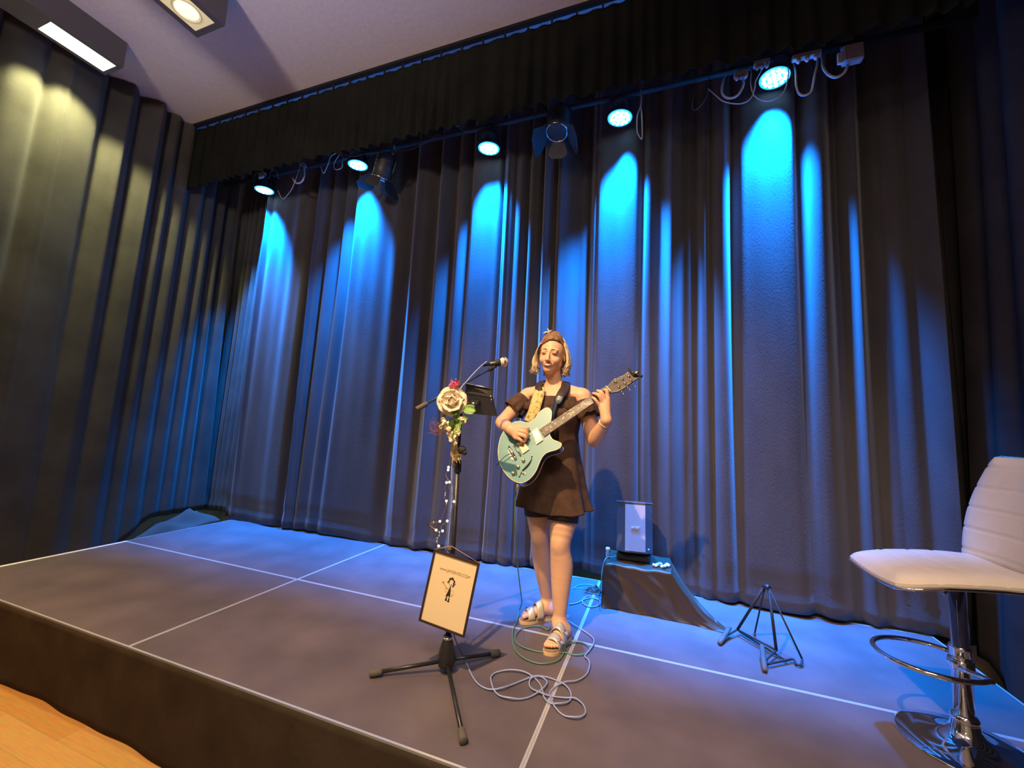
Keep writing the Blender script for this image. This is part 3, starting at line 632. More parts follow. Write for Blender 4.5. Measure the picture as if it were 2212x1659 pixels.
b = MB(); b.ell(at(998, 972, .42), (.022, .014, .020)); b.ell(at(1004, 978, .42), (.012, .01, .012)); b.build('tie', 'blackmat', r)
# fairy lights
r = empty('fairy_lights', at(968, 1080, .42), 'string of tiny glowing fairy lights hanging beside the microphone stand pole', 'fairy lights')
cz = lambda x, y: at(920+x/7.21, 970+y/7.21, 0.43)
w1 = [(440, -60), (410, 60), (375, 190), (350, 290), (335, 345), (305, 400), (330, 450), (325, 520), (298, 600), (302, 690), (290, 760), (320, 810), (320, 870), (280, 980), (220, 1125), (105, 1145), (62, 1180), (100, 1220), (160, 1262), (215, 1300), (200, 1355), (170, 1420), (180, 1480), (198, 1510)]
w2 = [(305, 400), (345, 470), (370, 515), (360, 590), (400, 680), (420, 760), (437, 818), (400, 940), (333, 1120), (270, 1170), (235, 1220), (260, 1275)]
MB().tube([cz(*q) for q in w1], .0010, 5, k=5).build('wire', 'copper', r); MB().tube([cz(*q) for q in w2], .0010, 5, k=5).build('wire', 'copper', r)
for q in ((352, 283), (347, 325), (322, 522), (369, 516), (320, 808), (437, 818), (219, 1125), (333, 1120), (160, 1262), (260, 1275), (198, 1510)):
    MB().ell(cz(*q), .0058 if q[0] > 200 else .006, n=10).build('bulb', 'bulb', r)
for q in ((302, 690), (300, 720), (320, 850), (120, 1140), (205, 1350), (172, 1440), (177, 1395), (212, 1300)): MB().ell(cz(*q), (.0025, .0025, .006), n=8).build('bead', 'cream', r)

# poster sign
ang = math.radians(9.3); sn = unit(V(0.09, -1, 0.02)); sc_ = onp(970, 1279, V(3.49, 0.425, 0.3), sn)
sx = unit(np.cross(V(0, 0, 1), -sn)); sx = unit(sx - sn*np.dot(sx, sn)); sy = np.cross(sn, sx)
if np.dot(sx, V(1, 0, 0)) < 0: sx = -sx
sy = unit(np.cross(sn, sx)); sy = sy if sy[2] > 0 else -sy
ux = math.cos(ang)*sx-math.sin(ang)*sy; uy = math.sin(ang)*sx+math.cos(ang)*sy
SW, SH = .235, .335
sp = lambda x, y, h=0: sc_+ux*x+uy*y+sn*h
r = empty('poster_frame', sc_, 'tilted black framed poster with a drawn girl and a guitar hanging on the stand', 'poster')
b = MB(); e = .009
for (x0, y0, x1, y1) in ((-SW/2, -SH/2, SW/2, -SH/2+e), (-SW/2, SH/2-e, SW/2, SH/2), (-SW/2, -SH/2+e, -SW/2+e, SH/2-e), (SW/2-e, -SH/2+e, SW/2, SH/2-e)):
    b.prism([sp(x0, y0, .006), sp(x1, y0, .006), sp(x1, y1, .006), sp(x0, y1, .006)], -sn*.012)
b.build('frame', 'leather', r)
pa = MB().prism([sp(-SW/2+e, -SH/2+e, 0), sp(SW/2-e, -SH/2+e, 0), sp(SW/2-e, SH/2-e, 0), sp(-SW/2+e, SH/2-e, 0)], -sn*.004).build('paper', 'paper', r)
vs, fs = text_mesh('www.JAKSINGS.COM', .0195)
MB().add(np.array([sp(v[0]*.88+.008, v[1]+.092, .0008+v[2]*.5) for v in vs]), fs, smooth=False).build('lettering', 'inksoft', pa)
b = MB(); dk = lambda pts, rr=.0012: b.tube([sp(x/1000, y/1000, .0012) for x, y in pts], rr, 6, k=6)
b.prism([sp(x/1000, y/1000, .0008) for x, y in ((0, 27), (3, 27), (6, 10), (9, -20), (4, -21), (1, -14), (-2, -21), (-13, -20), (-6, -2))], sn*.0006)
dk([(-10, 50), (-7, 58), (2, 62), (10, 58), (15, 50), (13, 42), (17, 36), (12, 32), (14, 28)], .0022); dk([(-10, 50), (-15, 46), (-17, 41), (-12, 40), (-11, 45)]); dk([(12, 57), (18, 55), (17, 49)]); dk([(16, 44), (21, 42), (22, 46)]); dk([(-8, 56), (-12, 59), (-9, 62), (-3, 62)]); dk([(-2, 62), (3, 66), (8, 62)], .003)
dk([(0, 37), (3, 35.5), (6, 37)], .0007); dk([(-10, 48), (-7, 36), (-2, 30), (4, 30), (9, 35)], .0004)
for (x, y) in ((-7, -32), (6, -34)):
    b.prism([sp((x+a)/1000, (y+c)/1000, .0008) for a, c in ((-3, 8), (3, 8), (3, -2), (5, -6), (4, -9), (-5, -9), (-6, -6), (-3, -3))], sn*.0006); dk([(x, y+12), (x, y+8)], .0006)
b.build('drawing', 'ink', pa)
b = MB(); dk([(-42, 38), (-36, 33), (-18, 17), (-8, 8)], .0011); dk([(-44, 34), (-37, 32)], .0007); dk([(-40, 42), (-35, 35)], .0007)
b.tube([sp((-12+11*math.cos(a))/1000, (7+9*math.sin(a))/1000, .0010) for a in np.arange(20)*PI/10], .0004, 5, closed=True); b.tube([sp((12+13*math.cos(a))/1000, (-2+13*math.sin(a))/1000, .0010) for a in np.arange(20)*PI/10], .0004, 5, closed=True)
for k in range(4): dk([(8+k*2.4, -1-k*1.2), (12+k*2.4, -6-k*1.2)], .0004)
b.build('drawn_guitar', 'inksoft', pa)
hk = at(976, 1179, 0.44)
MB().tube([sp(-SW/2+.004, SH/2, 0), hk+V(0, -.004, 0), sp(SW/2-.002, SH/2, 0)], .0014, 6).build('string', 'stem', r)
MB().lathe([(0.004, 0), (0.012, .004), (0.012, .016), (.005, .02)], (SB[0]-.006, SB[1]-.008, hk[2]-.016), (-.3, -1, 0), n=14).build('knob', 'rubber', bpy.data.objects['microphone_stand'])

# ------------------------------------------------------------------ floor cables
q7 = lambda l: [atz(880+x/3.95, 1160+y/3.95, .006) for x, y in l]
blue = [(740, 1308), (820, 1298), (900, 1260), (1000, 1220), (1090, 1200), (1180, 1200), (1260, 1220), (1340, 1270), (1390, 1330), (1395, 1380), (1360, 1420), (1290, 1435), (1220, 1420), (1170, 1380), (1150, 1320), (1130, 1260), (1080, 1200), (990, 1160), (870, 1143), (760, 1155), (715, 1200), (715, 1250), (740, 1310), (790, 1360), (870, 1388), (960, 1388), (1060, 1360), (1150, 1310), (1190, 1260), (1180, 1220), (1130, 1200), (1060, 1215), (1040, 1250), (1060, 1300), (1130, 1340), (1220, 1360), (1350, 1375), (1430, 1390), (1500, 1440), (1520, 1500), (1480, 1545), (1410, 1550), (1330, 1520), (1260, 1460), (1220, 1380), (1220, 1320), (1270, 1275), (1350, 1250), (1450, 1230), (1530, 1170), (1555, 1100), (1540, 1050), (1515, 1015), (1570, 950), (1592, 900), (1570, 850), (1500, 800), (1400, 745), (1340, 700)]
P = q7(blue); 
for i, p in enumerate(P): p[2] += .0075*(0.5+0.5*math.sin(i*1.9))
P = [at(1052, 781, .645), at(1035, 795, .60), at(1010, 822, .52), at(992, 850, .47), at(984, 940, .475), at(976, 1010, .475), at(977, 1060, .475), at(973, 1120, .475), at(968, 1185, .478), at(968, 1290, .48), at(978, 1360, .48), atz(988, 1392, .10), atz(997, 1410, .05)]+q7([(500, 1062), (545, 1170), (600, 1250), (670, 1292)])+P
tag(MB().tube(P, .0036, 8, k=5).build('microphone_cable', 'cable_blue'), 'blue grey cable running from the microphone down the stand and looping over the stage floor', 'cable')
gj = [at(1117, 1052, .80), at(1114, 1075, .80), at(1112, 1120, .82), at(1114, 1170, .86), at(1118, 1220, .92), at(1123, 1265, .98), atz(1127, 1300, .10), atz(1122, 1318, .03)]
green = [(935, 720), (900, 800), (900, 900), (930, 980), (1000, 1040), (1110, 1078), (1210, 1080), (1290, 1050), (1335, 990), (1350, 940), (1400, 905), (1470, 900), (1540, 930), (1555, 970), (1500, 1005), (1420, 1005), (1350, 985), (1280, 985), (1200, 985), (1110, 975), (1000, 950), (935, 905), (920, 850), (960, 795), (1040, 765), (1130, 765), (1195, 795), (1215, 760), (1205, 710)]
P = q7(green)
for i, p in enumerate(P): p[2] += .003*(0.5+0.5*math.sin(i*2.3)) if not 14 < i < 20 else -.001
tag(MB().tube(gj+P, .0034, 8, k=5).build('guitar_cable', 'cable_green'), 'thin green cable from the guitar looping on the floor round the sandals', 'cable')
c1 = lambda l, z=.006: [atz(1220+x/3.95, 1060+y/3.95, z) for x, y in l]
for l, rr, lab in (([(40, 970), (110, 955), (170, 925), (230, 915), (290, 930)], .0045, 'pale blue cable lying between the singer and the black draped box, lower strand'),
                   ([(75, 835), (110, 810), (170, 800), (230, 805), (290, 830)], .003, 'thin cable arching on the floor by the left end of the draped box'),
                   ([(150, 930), (155, 960), (190, 985), (240, 992), (290, 975), (298, 940), (260, 915), (200, 900), (155, 920)], .0042, 'round loop of pale blue cable at the corner of the draped box'),
                   ([(60, 832), (130, 832), (200, 840), (270, 850)], .002, 'thinnest dark cable on the floor left of the draped box')):
    tag(MB().tube(c1(l), rr, 8, k=6).build('floor_cable', 'cable_blue'), lab, 'cable', 'cables beside the draped box')

# ------------------------------------------------------------------ draped box and speaker
bx0, bx1, by0, by1, bh = 4.09, 4.50, 1.53, 1.88, .275
TIP = atz(1568, 1362, 0)
G = []; nx = 150
for i in range(nx):
    s_ = i/(nx-1)
    if s_ < .10: x = bx0-.014*(1-s_/.1); h = bh*(s_/.10)**0.25 if s_ > 0 else 0.004; a0, a1 = by0, by1
    elif s_ < .48: x = bx0+(bx1-bx0)*(s_-.10)/.38; h = bh; a0, a1 = by0, by1
    else:
        t = (s_-.48)/.52; x = bx1+(TIP[0]-bx1)*t; h = bh*(1-t)**1.25*(1-.10*math.sin(PI*t))+.006; a0 = by0+(TIP[1]-.02-by0)*t; a1 = by1+(TIP[1]+.03-by1)*t**.55
    row = []; m = 60
    for j in range(m):
        u = j/(m-1)
        if u < .40:
            k = u/.40; y = a0-.025*(1-k)**1.5; z = h*k
            wr = .009*math.sin(26*x+5.5*k+1.2*math.sin(6*x+2*k))*(1-k*.5)+.0025*math.sin(52*x+11*k+1.3*math.sin(9*k))
            y += wr*min(1, h/.1); 
        elif u < .72:
            k = (u-.40)/.32; y = a0+(a1-a0)*k; z = h+.002*math.sin(40*x+9*k)*min(1, h/.1)+(-.02*math.sin(PI*k) if s_ > .5 else 0)*(1 if h > .03 else 0)
        else:
            k = (u-.72)/.28; y = a1+.02*k; z = h*(1-k)
        row.append([x+.004*math.sin(50*u+x*20), y, max(z, .003)])
    G.append(row)
cl = MB().grid(G); cl.add([G[0][j] for j in range(60)], [tuple(range(60))])
tag(cl.build('satin_cloth', 'satin'), 'shiny black satin cloth draped over a low box, its tail trailing to the guitar stand', 'cloth')
b = MB(); G = []; pc = atz(1283, 1279, 0)
for i in range(28):
    row = []
    for j in range(28):
        u, v = i/13.5-1, j/13.5-1; rr = math.sqrt(u*u+v*v); th_ = math.atan2(v, u); k = max(0, 1-rr**2*(1+.25*math.sin(3*th_)))
        row.append(pc+V(.055*u*(1+.2*math.sin(4*v)), .05*v, .003+.055*k*(.62+.25*math.sin(4.5*u+3*v)*math.cos(4*v-2*u)+.10*math.sin(11*u-7*v))))
    G.append(row)
b.grid(G)
tag(b.build('cloth_bundle', 'satin'), 'crumpled end of dark cloth on the floor at the left end of the draped box', 'cloth')
# speaker
s0 = V(4.265, 1.70, bh+.004)
r = empty('speaker', s0, 'small tilted speaker with grey grille standing on the black satin cloth', 'speaker')
MB().rbox(s0+V(-.11, -.06, 0), s0+V(.11, .09, .048), .01).build('base', 'blackmat', r)
pit = math.radians(9); yaw = math.radians(8)
Rs = np.array(Euler((-pit, 0, yaw)).to_matrix())
sL = lambda x, y, z: s0+V(0, 0, .052)+Rs @ V(x, y, z)
H_, W_ = .325, .24
def ring(z, k=1.0): return [sL(x*k, y*k, z) for x, y in ((-.068, -.105), (.068, -.105), (.120, -.045), (.112, .085), (-.112, .085), (-.120, -.045))]
b = MB(); vs = ring(0)+ring(H_); b.add(vs, [(0, 1, 2, 3, 4, 5)[::-1], (6, 7, 8, 9, 10, 11)]+[(i, (i+1) % 6, 6+(i+1) % 6, 6+i) for i in range(6)], smooth=False)
b.build('cabinet', 'cabinet', r, bevel=.004)
b = MB(); b.add([sL(x, -.107, z) for x in (-.066, .066) for z in (.012, H_-.012)]+[sL(x, -.1045, z) for x in (-.066, .066) for z in (.012, H_-.012)], [(0, 2, 3, 1), (4, 5, 7, 6), (0, 1, 5, 4), (2, 6, 7, 3), (1, 3, 7, 5), (0, 4, 6, 2)], smooth=False)
b.build('grille', 'grille', r)
b = MB(); vs = ring(H_, 1.02)+ring(H_+.010, 1.0); b.add(vs, [(0, 1, 2, 3, 4, 5)[::-1], (6, 7, 8, 9, 10, 11)]+[(i, (i+1) % 6, 6+(i+1) % 6, 6+i) for i in range(6)], smooth=False); b.build('top_rim', 'cabinet', r)
vs, fs = text_mesh('BOSE', .022, shear=.35, ext=.0015)
MB().add(np.array([sL(v[0]*1.05, -.1085-v[2], v[1]*.8+H_*.5) for v in vs]), fs, smooth=False).build('logo', 'white', r)
MB().ell(sL(.088, -.088, .03), (.006, .003, .006), n=10).build('indicator', 'white', r)
# things on the box
r = empty('plug_pile', V(4.42, 1.62, bh+.01), 'heap of white plugs and adapters to the right of the speaker', 'plugs')
for k in range(6):
    p = V(4.405+.016*k, 1.60+.025*((k*7) % 3), bh+.014); R_ = np.array(Euler((.3*k, .2, 1.1*k)).to_matrix())
    MB().rbox((-.016, -.009, -.008), (.016, .009, .008), .004, R=R_, o=p).build('plug', 'white', r)
MB().tube([V(4.40+.035*math.cos(a)+.01*a, 1.61+.03*math.sin(1.3*a), bh+.012+.005*math.sin(3*a)) for a in np.linspace(0, 9, 24)], .0022, 6, k=3).build('cord', 'black', r)
tag(MB().rbox((4.475, 1.64, bh+.005), (4.50, 1.68, bh+.012), .003).build('card', 'white'), 'small white card at the right corner of the draped box', 'card')
p = at(1313, 1190, 1.66); r = empty('bottle', V(p[0], p[1], bh), 'small bottle with a pale cap left of the speaker on the draped box', 'bottle')
MB().lathe([(.012, 0), (.014, .004), (.014, .035), (.009, .045)], V(p[0], p[1], bh+.004), n=16).build('body', 'cable_blue', r)
MB().lathe([(.013, .045), (.015, .047), (.015, .062), (.011, .066)], V(p[0], p[1], bh+.004), n=16).build('cap', 'bottlecap', r)
tag(MB().tube([V(4.17, 1.66, bh+.03), V(4.13, 1.62, bh+.02), at(1310, 1205, 1.52), at(1302, 1225, 1.49), at(1298, 1262, 1.48), atz(1294, 1290, .01)], .0035, 8, k=6).build('power_cable', 'cable_green'), 'greenish cable running down the left end of the draped box', 'cable')

# ------------------------------------------------------------------ guitar stand
AP = at(1656, 1268, 1.37); F1 = atz(1593, 1360, .035); F2 = atz(1677, 1405, .035); R1 = atz(1630, 1369, .012); R2 = atz(1733, 1424, .03)
r = empty('guitar_stand', V(AP[0], AP[1], 0), 'empty black folding A frame guitar stand on the blue lit floor', 'guitar stand')
ax = unit(F2-F1)
for (F, px0, px1) in ((F1, (1572, 1351), (1553, 1389)), (F2, (1644, 1391), (1652, 1452))):
    MB().rod(AP-ax*.0+ (F-AP)*.0 + ax*(.012 if F is F2 else -.012), F, .0075, 12).build('front_leg', 'blackmat', r)
p1 = atz(1554, 1390, .012); p1b = atz(1576, 1356, .05); p2 = atz(1652, 1449, .012); p2b = atz(1646, 1396, .055)
MB().tube([p1, p1+(p1b-p1)*.2, p1b], [.011, .013, .012], 12).build('padded_arm', 'rubber', r); MB().tube([p2, p2+(p2b-p2)*.2, p2b], [.011, .013, .012], 12).build('padded_arm', 'rubber', r)
MB().rod(p1+(p1b-p1)*.35, F1, .005).build('arm_bar', 'blackmat', r); MB().rod(p2+(p2b-p2)*.35, F2, .005).build('arm_bar', 'blackmat', r)
MB().rod(F1, F2, .005).build('cross_bar', 'blackmat', r); q1 = atz(1600, 1366, .015); q2 = atz(1700, 1428, .015); MB().rod(q1, q2, .005).build('cross_bar', 'blackmat', r)
MB().rod(F1, q1, .005).build('arm_bar', 'blackmat', r)
MB().rod(AP-ax*.01, R1, .0045).build('rear_leg', 'blackmat', r); MB().rod(AP+ax*.012, R2, .0045).build('rear_leg', 'blackmat', r)
MB().tube([atz(1660, 1434, .02), atz(1690, 1428, .02), atz(1713, 1424, .02), atz(1720, 1434, .014), atz(1730, 1436, .014), R2], .0055, 10, k=4).build('hook', 'blackmat', r)
MB().lathe([(.012, -.018), (.0155, -.014), (.0155, .014), (.012, .018)], AP, ax, n=16).build('hinge', 'blackpaint', r)
MB().ell(R1, .009, n=10).build('foot', 'rubber', r)

# ------------------------------------------------------------------ bar stool
BC = V(5.55, 0.85, 0)
r = empty('bar_stool', BC, 'cream padded bar stool with chrome pole and round base at the right edge', 'bar stool')
MB().lathe([(.205, 0.001), (.208, .006), (.200, .012), (.15, .020), (.09, .034), (.055, .055), (.044, .078), (.040, .095), (.037, .10)], BC, n=48).build('base', 'chrome', r)
MB().lathe([(.040, .095), (.042, .10), (.042, .112), (.036, .12), (.0315, .125)], BC, n=32).build('collar', 'chrome', r)
MB().lathe([(.031, .11), (.031, .36), (.033, .362), (.033, .372), (.026, .374), (.025, .62)], BC, n=32).build('pole', 'chrome', r)
def fr(a): return BC+V(-.045, 0, .315)+V(-.16, 0, 0)+V(.165*math.cos(a), .155*math.sin(a), 0)
fa = np.linspace(-PI*.93+PI, PI*.93+PI, 40)
pts = [BC+V(-.02, -.03, .30)]+[BC+V(-.10+.17*math.cos(a), .16*math.sin(a), .305) for a in np.linspace(-0.75, -2*PI+.75, 40)]+[BC+V(-.02, .03, .30)]
MB().tube(pts, .0095, 14, k=3).build('foot_ring', 'chrome', r)
MB().lathe([(.033, .285), (.038, .288), (.038, .322), (.033, .325)], BC, n=28).build('foot_ring_clamp', 'chrome', r)
MB().tube([BC+V(-.02, -.03, .61), BC+V(-.06, -.08, .605), BC+V(-.09, -.105, .585)], .004, 8, k=4).build('lever', 'nickel', r)
# seat: front edge toward -x, slight rotation
th = math.radians(2); fx = V(-math.cos(th), -math.sin(th), 0); fy = V(-math.sin(th), math.cos(th), 0)   # fx forward, fy to the far side
SZ = .64
def seatp(u, v, h):    # u: 0 back .. 1 front, v -1..1
    w = .225*(1-.08*u**4)*(1-.12*(max(0, u-.86)/.14)**2.2); d = -.19+.47*u; z = SZ+.018*math.cos(PI*(u-.2))-.035*max(0, u-.72)**1.3*2.2+.012*v*v
    return BC+fx*d+fy*(w*v)+V(0, 0, z+h)
def slab(fn, th_, nu=24, nv=16, name='seat', m='leatherette', seams=()):
    top = [[fn(i/(nu-1), -1+2*j/(nv-1), th_*(1-0.9*max(abs(-1+2*j/(nv-1))**7, abs(2*i/(nu-1)-1)**14))-(.0035 if any(abs(i/(nu-1)-s_) < .5/(nu-1) for s_ in seams) else 0)) for j in range(nv)] for i in range(nu)]
    bot = [[fn(i/(nu-1), -1+2*j/(nv-1), -th_*.2) for j in range(nv)] for i in range(nu)]
    b = MB(); b.grid(top); b.grid([q[::-1] for q in bot]); e = [top[0], [q[-1] for q in top], top[-1][::-1], [q[0] for q in top][::-1]]; f = [bot[0], [q[-1] for q in bot], bot[-1][::-1], [q[0] for q in bot][::-1]]
    for a_, c_ in zip(e, f): b.grid([a_, c_])
    return b
slab(seatp, .036, 40, 24, seams=(.35, .55, .75)).build('seat_cushion', 'leatherette', r)
b = MB(); 
def shell(fn, h0, h1, nu=24, nv=12, k=1.02):
    A = [[fn(i/(nu-1), (-1+2*j/(nv-1))*k, h0) for j in range(nv)] for i in range(nu)]; Bt = [[fn(i/(nu-1), (-1+2*j/(nv-1))*k, h1) for j in range(nv)] for i in range(nu)]
    b = MB(); b.grid(A); b.grid([q[::-1] for q in Bt])
    for a_, c_ in ((A[0], Bt[0]), ([q[-1] for q in A], [q[-1] for q in Bt]), (A[-1][::-1], Bt[-1][::-1]), ([q[0] for q in A][::-1], [q[0] for q in Bt][::-1])): b.grid([a_, c_])
    return b
shell(seatp, -.008, -.020).build('seat_shell', 'cabinet', r)
edge = [seatp(u, -1.02, -.014) for u in np.linspace(0, 1, 16)]+[seatp(1, v, -.014) for v in np.linspace(-.9, .9, 10)]+[seatp(u, 1.02, -.014) for u in np.linspace(1, 0, 16)]
MB().tube(edge, .006, 8, k=2).build('chrome_trim', 'chrome', r)
MB().lathe([(.03, .60), (.07, .615), (.075, .622)], BC, n=24).build('seat_plate', 'blackmat', r)
def backp(u, v, h):    # u 0 bottom .. 1 top
    w = (.205+.035*math.sin(PI*min(1, u*1.1))-.008*u**4+.0*u)*(1-.12*(max(0, u-.88)/.12)**2.2); lean = .10*u+.02*u*u; 
    return BC+fx*(-.185-lean+.045*v*v-.0+h)+fy*(w*v)+V(0, 0, SZ+.03+.445*u)
slab(backp, .036, 61, 24, seams=(.1, .3, .5, .7, .9)).build('backrest', 'leatherette', r)
shell(backp, -.008, -.020).build('backrest_shell', 'cabinet', r)
edge = [backp(u, -1.02, -.014) for u in np.linspace(0, 1, 16)]+[backp(1.0, v, -.014) for v in np.linspace(-.9, .9, 10)]+[backp(u, 1.02, -.014) for u in np.linspace(1, 0, 16)]
MB().tube(edge, .006, 8, k=2).build('chrome_trim', 'chrome', r)

# ================================================================== GUITAR
GO = at(1140, 985, 0.775); vd = unit(CAM-GO)
rr_ = unit(np.cross(V(0, 0, 1), vd)); uu_ = np.cross(vd, rr_)
na = math.radians(36); GU = math.cos(na)*rr_+math.sin(na)*uu_; GVp = -math.sin(na)*rr_+math.cos(na)*uu_
al = math.radians(25); GN = unit(vd*math.cos(al)+GVp*math.sin(al)); GV = unit(np.cross(GN, GU))
gp = lambda px, py, h=0.0: onp(px, py, GO, GN)+GN*h
outline = [(1189, 913), (1190, 906), (1191, 899), (1191, 888), (1184, 881), (1175, 883), (1164, 892), (1157, 903), (1148, 912), (1137, 913), (1122, 910), (1108, 913), (1096, 922), (1088, 932), (1081, 946), (1077.5, 961), (1076, 979), (1079.5, 999), (1087, 1015), (1098, 1029), (1111, 1039), (1125, 1043), (1138.5, 1038), (1149, 1029), (1157.5, 1017), (1164, 1002), (1170, 989), (1177.5, 980), (1188, 975), (1201, 971.5), (1211, 965), (1212, 958), (1205, 954), (1195, 950), (1189, 943), (1187, 934)]
OL = [gp(*q) for q in outline]; OLs = spline(OL, 5, closed=True)
r = empty('electric_guitar', GO, 'teal semi hollow electric guitar held by the singer', 'guitar')
b = MB(); b.prism(OLs, -GN*.062, 0, 1); b.build('body', ['teal', 'navy'], r)
MB().tube(OLs-GN*.002, .0026, 6, closed=True).build('binding', 'cream', r); MB().tube(OLs-GN*.060, .0022, 6, closed=True).build('binding', 'cream', r)
N0, N1 = gp(1170.5, 936.5), gp(1313.7, 841); ND = unit(N1-N0); NS = unit(np.cross(GN, ND)); NL = np.linalg.norm(N1-N0)
wv = lambda t: .0275+(.0215-.0275)*t
def nk(t, s_, h): return N0+(N1-N0)*t+NS*s_*wv(t)+GN*h
b = MB(); G = []
for t in np.linspace(0.08, 1.0, 12):
    G.append([nk(t, math.cos(a), -.001-.020*math.sin(a)*(1 if t > .2 else 1.2)) for a in np.linspace(0, PI, 10)])
b.grid(G); b.add(G[0], [tuple(range(10))]); b.add(G[-1], [tuple(range(10))[::-1]]); b.build('neck', 'maple', r)
fb = MB().prism([nk(0, -1, .006), nk(1, -1, .006), nk(1, 1, .006), nk(0, 1, .006)], -GN*.0065).build('fretboard', 'rosewood', r)
scale = .628; b = MB(); d_nut = 0
frets = [1-(scale*(1-2**(-k/12.0)))/NL for k in range(1, 23)]; frets = [t for t in frets if t > 0.005]
for t in frets: b.rod(nk(t, -.98, .0065), nk(t, .98, .0065), .0008, 6)
b.build('frets', 'nickel', fb)
b = MB()
for k in (3, 5, 7, 9, 12, 15, 17):
    if k < len(frets): t = (frets[k-1]+frets[k-2])/2; b.lathe([(.0035, 0), (.003, .0004)], nk(t, 0, .0062), GN, n=12)
b.build('inlays', 'cream', fb)
MB().prism([nk(1.0, -1, .009), nk(1.009, -1, .009), nk(1.009, 1, .009), nk(1.0, 1, .009)], -GN*.010).build('nut', 'cream', r)
hs = [(1310.5, 834.5), (1323, 822), (1333, 817), (1343, 813), (1355, 806), (1363, 802), (1374, 806), (1381, 815), (1370, 821), (1356, 831), (1349, 837), (1336, 845), (1326, 847), (1317, 848)]
hd = MB().prism([gp(q[0], q[1], .000) for q in hs], -GN*.014).build('headstock', 'rosewood', r)
MB().tube([gp(q[0], q[1], .0005) for q in hs[1:]], .0009, 5).build('headstock_binding', 'cream', hd)
posts = [(1330, 825.5), (1344.5, 820), (1358.5, 813.5), (1337, 837), (1350, 829), (1363, 822)]
knobs = [(1329, 819), (1343, 813.5), (1356, 806), (1345.5, 847), (1359, 838), (1371, 831)]
for i in range(6):
    p = gp(posts[i][0], posts[i][1], 0); tn = MB().lathe([(.0085, 0), (.0085, .003), (.0045, .004), (.0045, .010), (.0055, .012), (.001, .0125)], p, GN, n=14).build('tuner', 'nickel', r)
    k_ = gp(knobs[i][0], knobs[i][1], -.008); k2 = k_+unit(k_-p)*.006; b = MB(); b.rod(p-GN*.008, k2, .0022, 8); b.ell(k2, (.0075, .0075, .0055), n=12); b.build('tuner_button', 'nickel', tn)
b = MB(); brid = [gp(1111+2.5*k, 964+3.6*k, .012) for k in range(6)]
for i in range(6):
    s_ = -.82+1.64*i/5; b.tube([gp(1103+2.2*i, 972+3.2*i, .010), brid[i], nk(0, -s_, .011), nk(1.0, -s_, .0095), gp(posts[i if i < 3 else 8-i][0], posts[i if i < 3 else 8-i][1], .008)], .0004, 5)
b.build('strings', 'nickel', r)
def pick(c4, nm='pickup'):
    o = MB().prism([gp(q[0], q[1], .0075) for q in c4], -GN*.009).build(nm, 'cream', r); c = sum(V(q) for q in c4)/4
    MB().prism([gp(*(c+(V(q)-c)*V(.62, .70)), .0095) for q in c4], -GN*.003).build('pickup_cover', 'gold', o)
pick([(1148.7, 933.2), (1160.9, 924.4), (1173, 951.5), (1159.5, 961)]); pick([(1118, 957), (1130, 949), (1143.5, 971.5), (1130, 981)])
b = MB(); b.tube([gp(1111, 962, .007), gp(1125, 984, .007)], .0045, 8)
for k in range(6): b.rbox((-.003, -.004, 0), (.003, .004, .009), .001, o=brid[k]-GN*.007)
b.build('bridge', 'nickel', r)
b = MB(); b.tube([gp(1100, 966, .012), gp(1113, 988, .012)], .007, 10); b.prism([gp(1097, 972, .004), gp(1104, 968, .004), gp(1117, 990, .004), gp(1112, 996, .004), gp(1104, 992, .004)], -GN*.004); b.ell(gp(1113, 990, .010), (.010, .008, .009), n=12)
for k in range(5): b.ell(gp(1099+2.2*k, 968+4*k, .014), .0055, n=8)
b.build('tailpiece', 'nickel', r)
MB().tube([gp(1109, 982, .020), gp(1100, 985, .022), gp(1090, 992, .022), gp(1081, 1001, .020), gp(1074.5, 1009, .018)], .0032, 8, k=4, flat=.6).build('vibrato_arm', 'blackpaint', r)
for q in ((1131, 995), (1119.5, 1009), (1109, 1023)): MB().lathe([(.0105, 0), (.0105, .004), (.009, .012), (.007, .014), (.001, .014)], gp(q[0], q[1], .0), GN, n=18).build('control_knob', 'gold', r)
b = MB(); b.lathe([(.006, 0), (.006, .003), (.003, .004)], gp(1134, 1024), GN, n=14); b.rod(gp(1134, 1024, .003), gp(1129, 1021, .013), .0022, 8, r2=.0034); b.build('toggle_switch', 'cream', r)
fh = [(1148.7, 987), (1148.5, 991), (1146.5, 997), (1142, 1004), (1136.5, 1010), (1130, 1016), (1126, 1022), (1123, 1029)]; wd = [.3, 1.0, 2.0, 2.9, 3.1, 2.4, 1.3, .5]
U_, L_ = [], []
for i, q in enumerate(fh):
    d = V(fh[min(i+1, 7)])-V(fh[max(i-1, 0)]); d /= np.linalg.norm(d); nrm = V(-d[1], d[0]); U_.append(V(q)+nrm*wd[i]*.75); L_.append(V(q)-nrm*wd[i]*.75)
b = MB(); b.prism([gp(q[0], q[1], .0009) for q in (U_+L_[::-1])], -GN*.001); 
for q in ((1149, 986.5), (1122, 1030)): b.lathe([(.0045, .0), (.0042, .0009), (.0005, .001)], gp(*q), GN, n=12)
b.build('sound_hole', 'black', r)
b = MB(); b.rod(gp(1117, 1040, -.02), gp(1118, 1048, -.015), .006); b.build('jack_socket', 'nickel', r)
r = empty('jack_plug', gp(1117, 1052, -.01), 'pale plug of the green cable hanging under the guitar body', 'plug')
p0, p1 = gp(1118, 1046, -.012), at(1116, 1061, .80); MB().tube([p0, p0+(p1-p0)*.4, p1], [.006, .0065, .0045], 12).build('sleeve', 'cream', r)
p = gp(1371, 806, .012); r = empty('clip_tuner', p, 'small black tuner clipped to the tip of the guitar headstock', 'tuner')
Rg = np.stack([GU, GV, GN], 1)
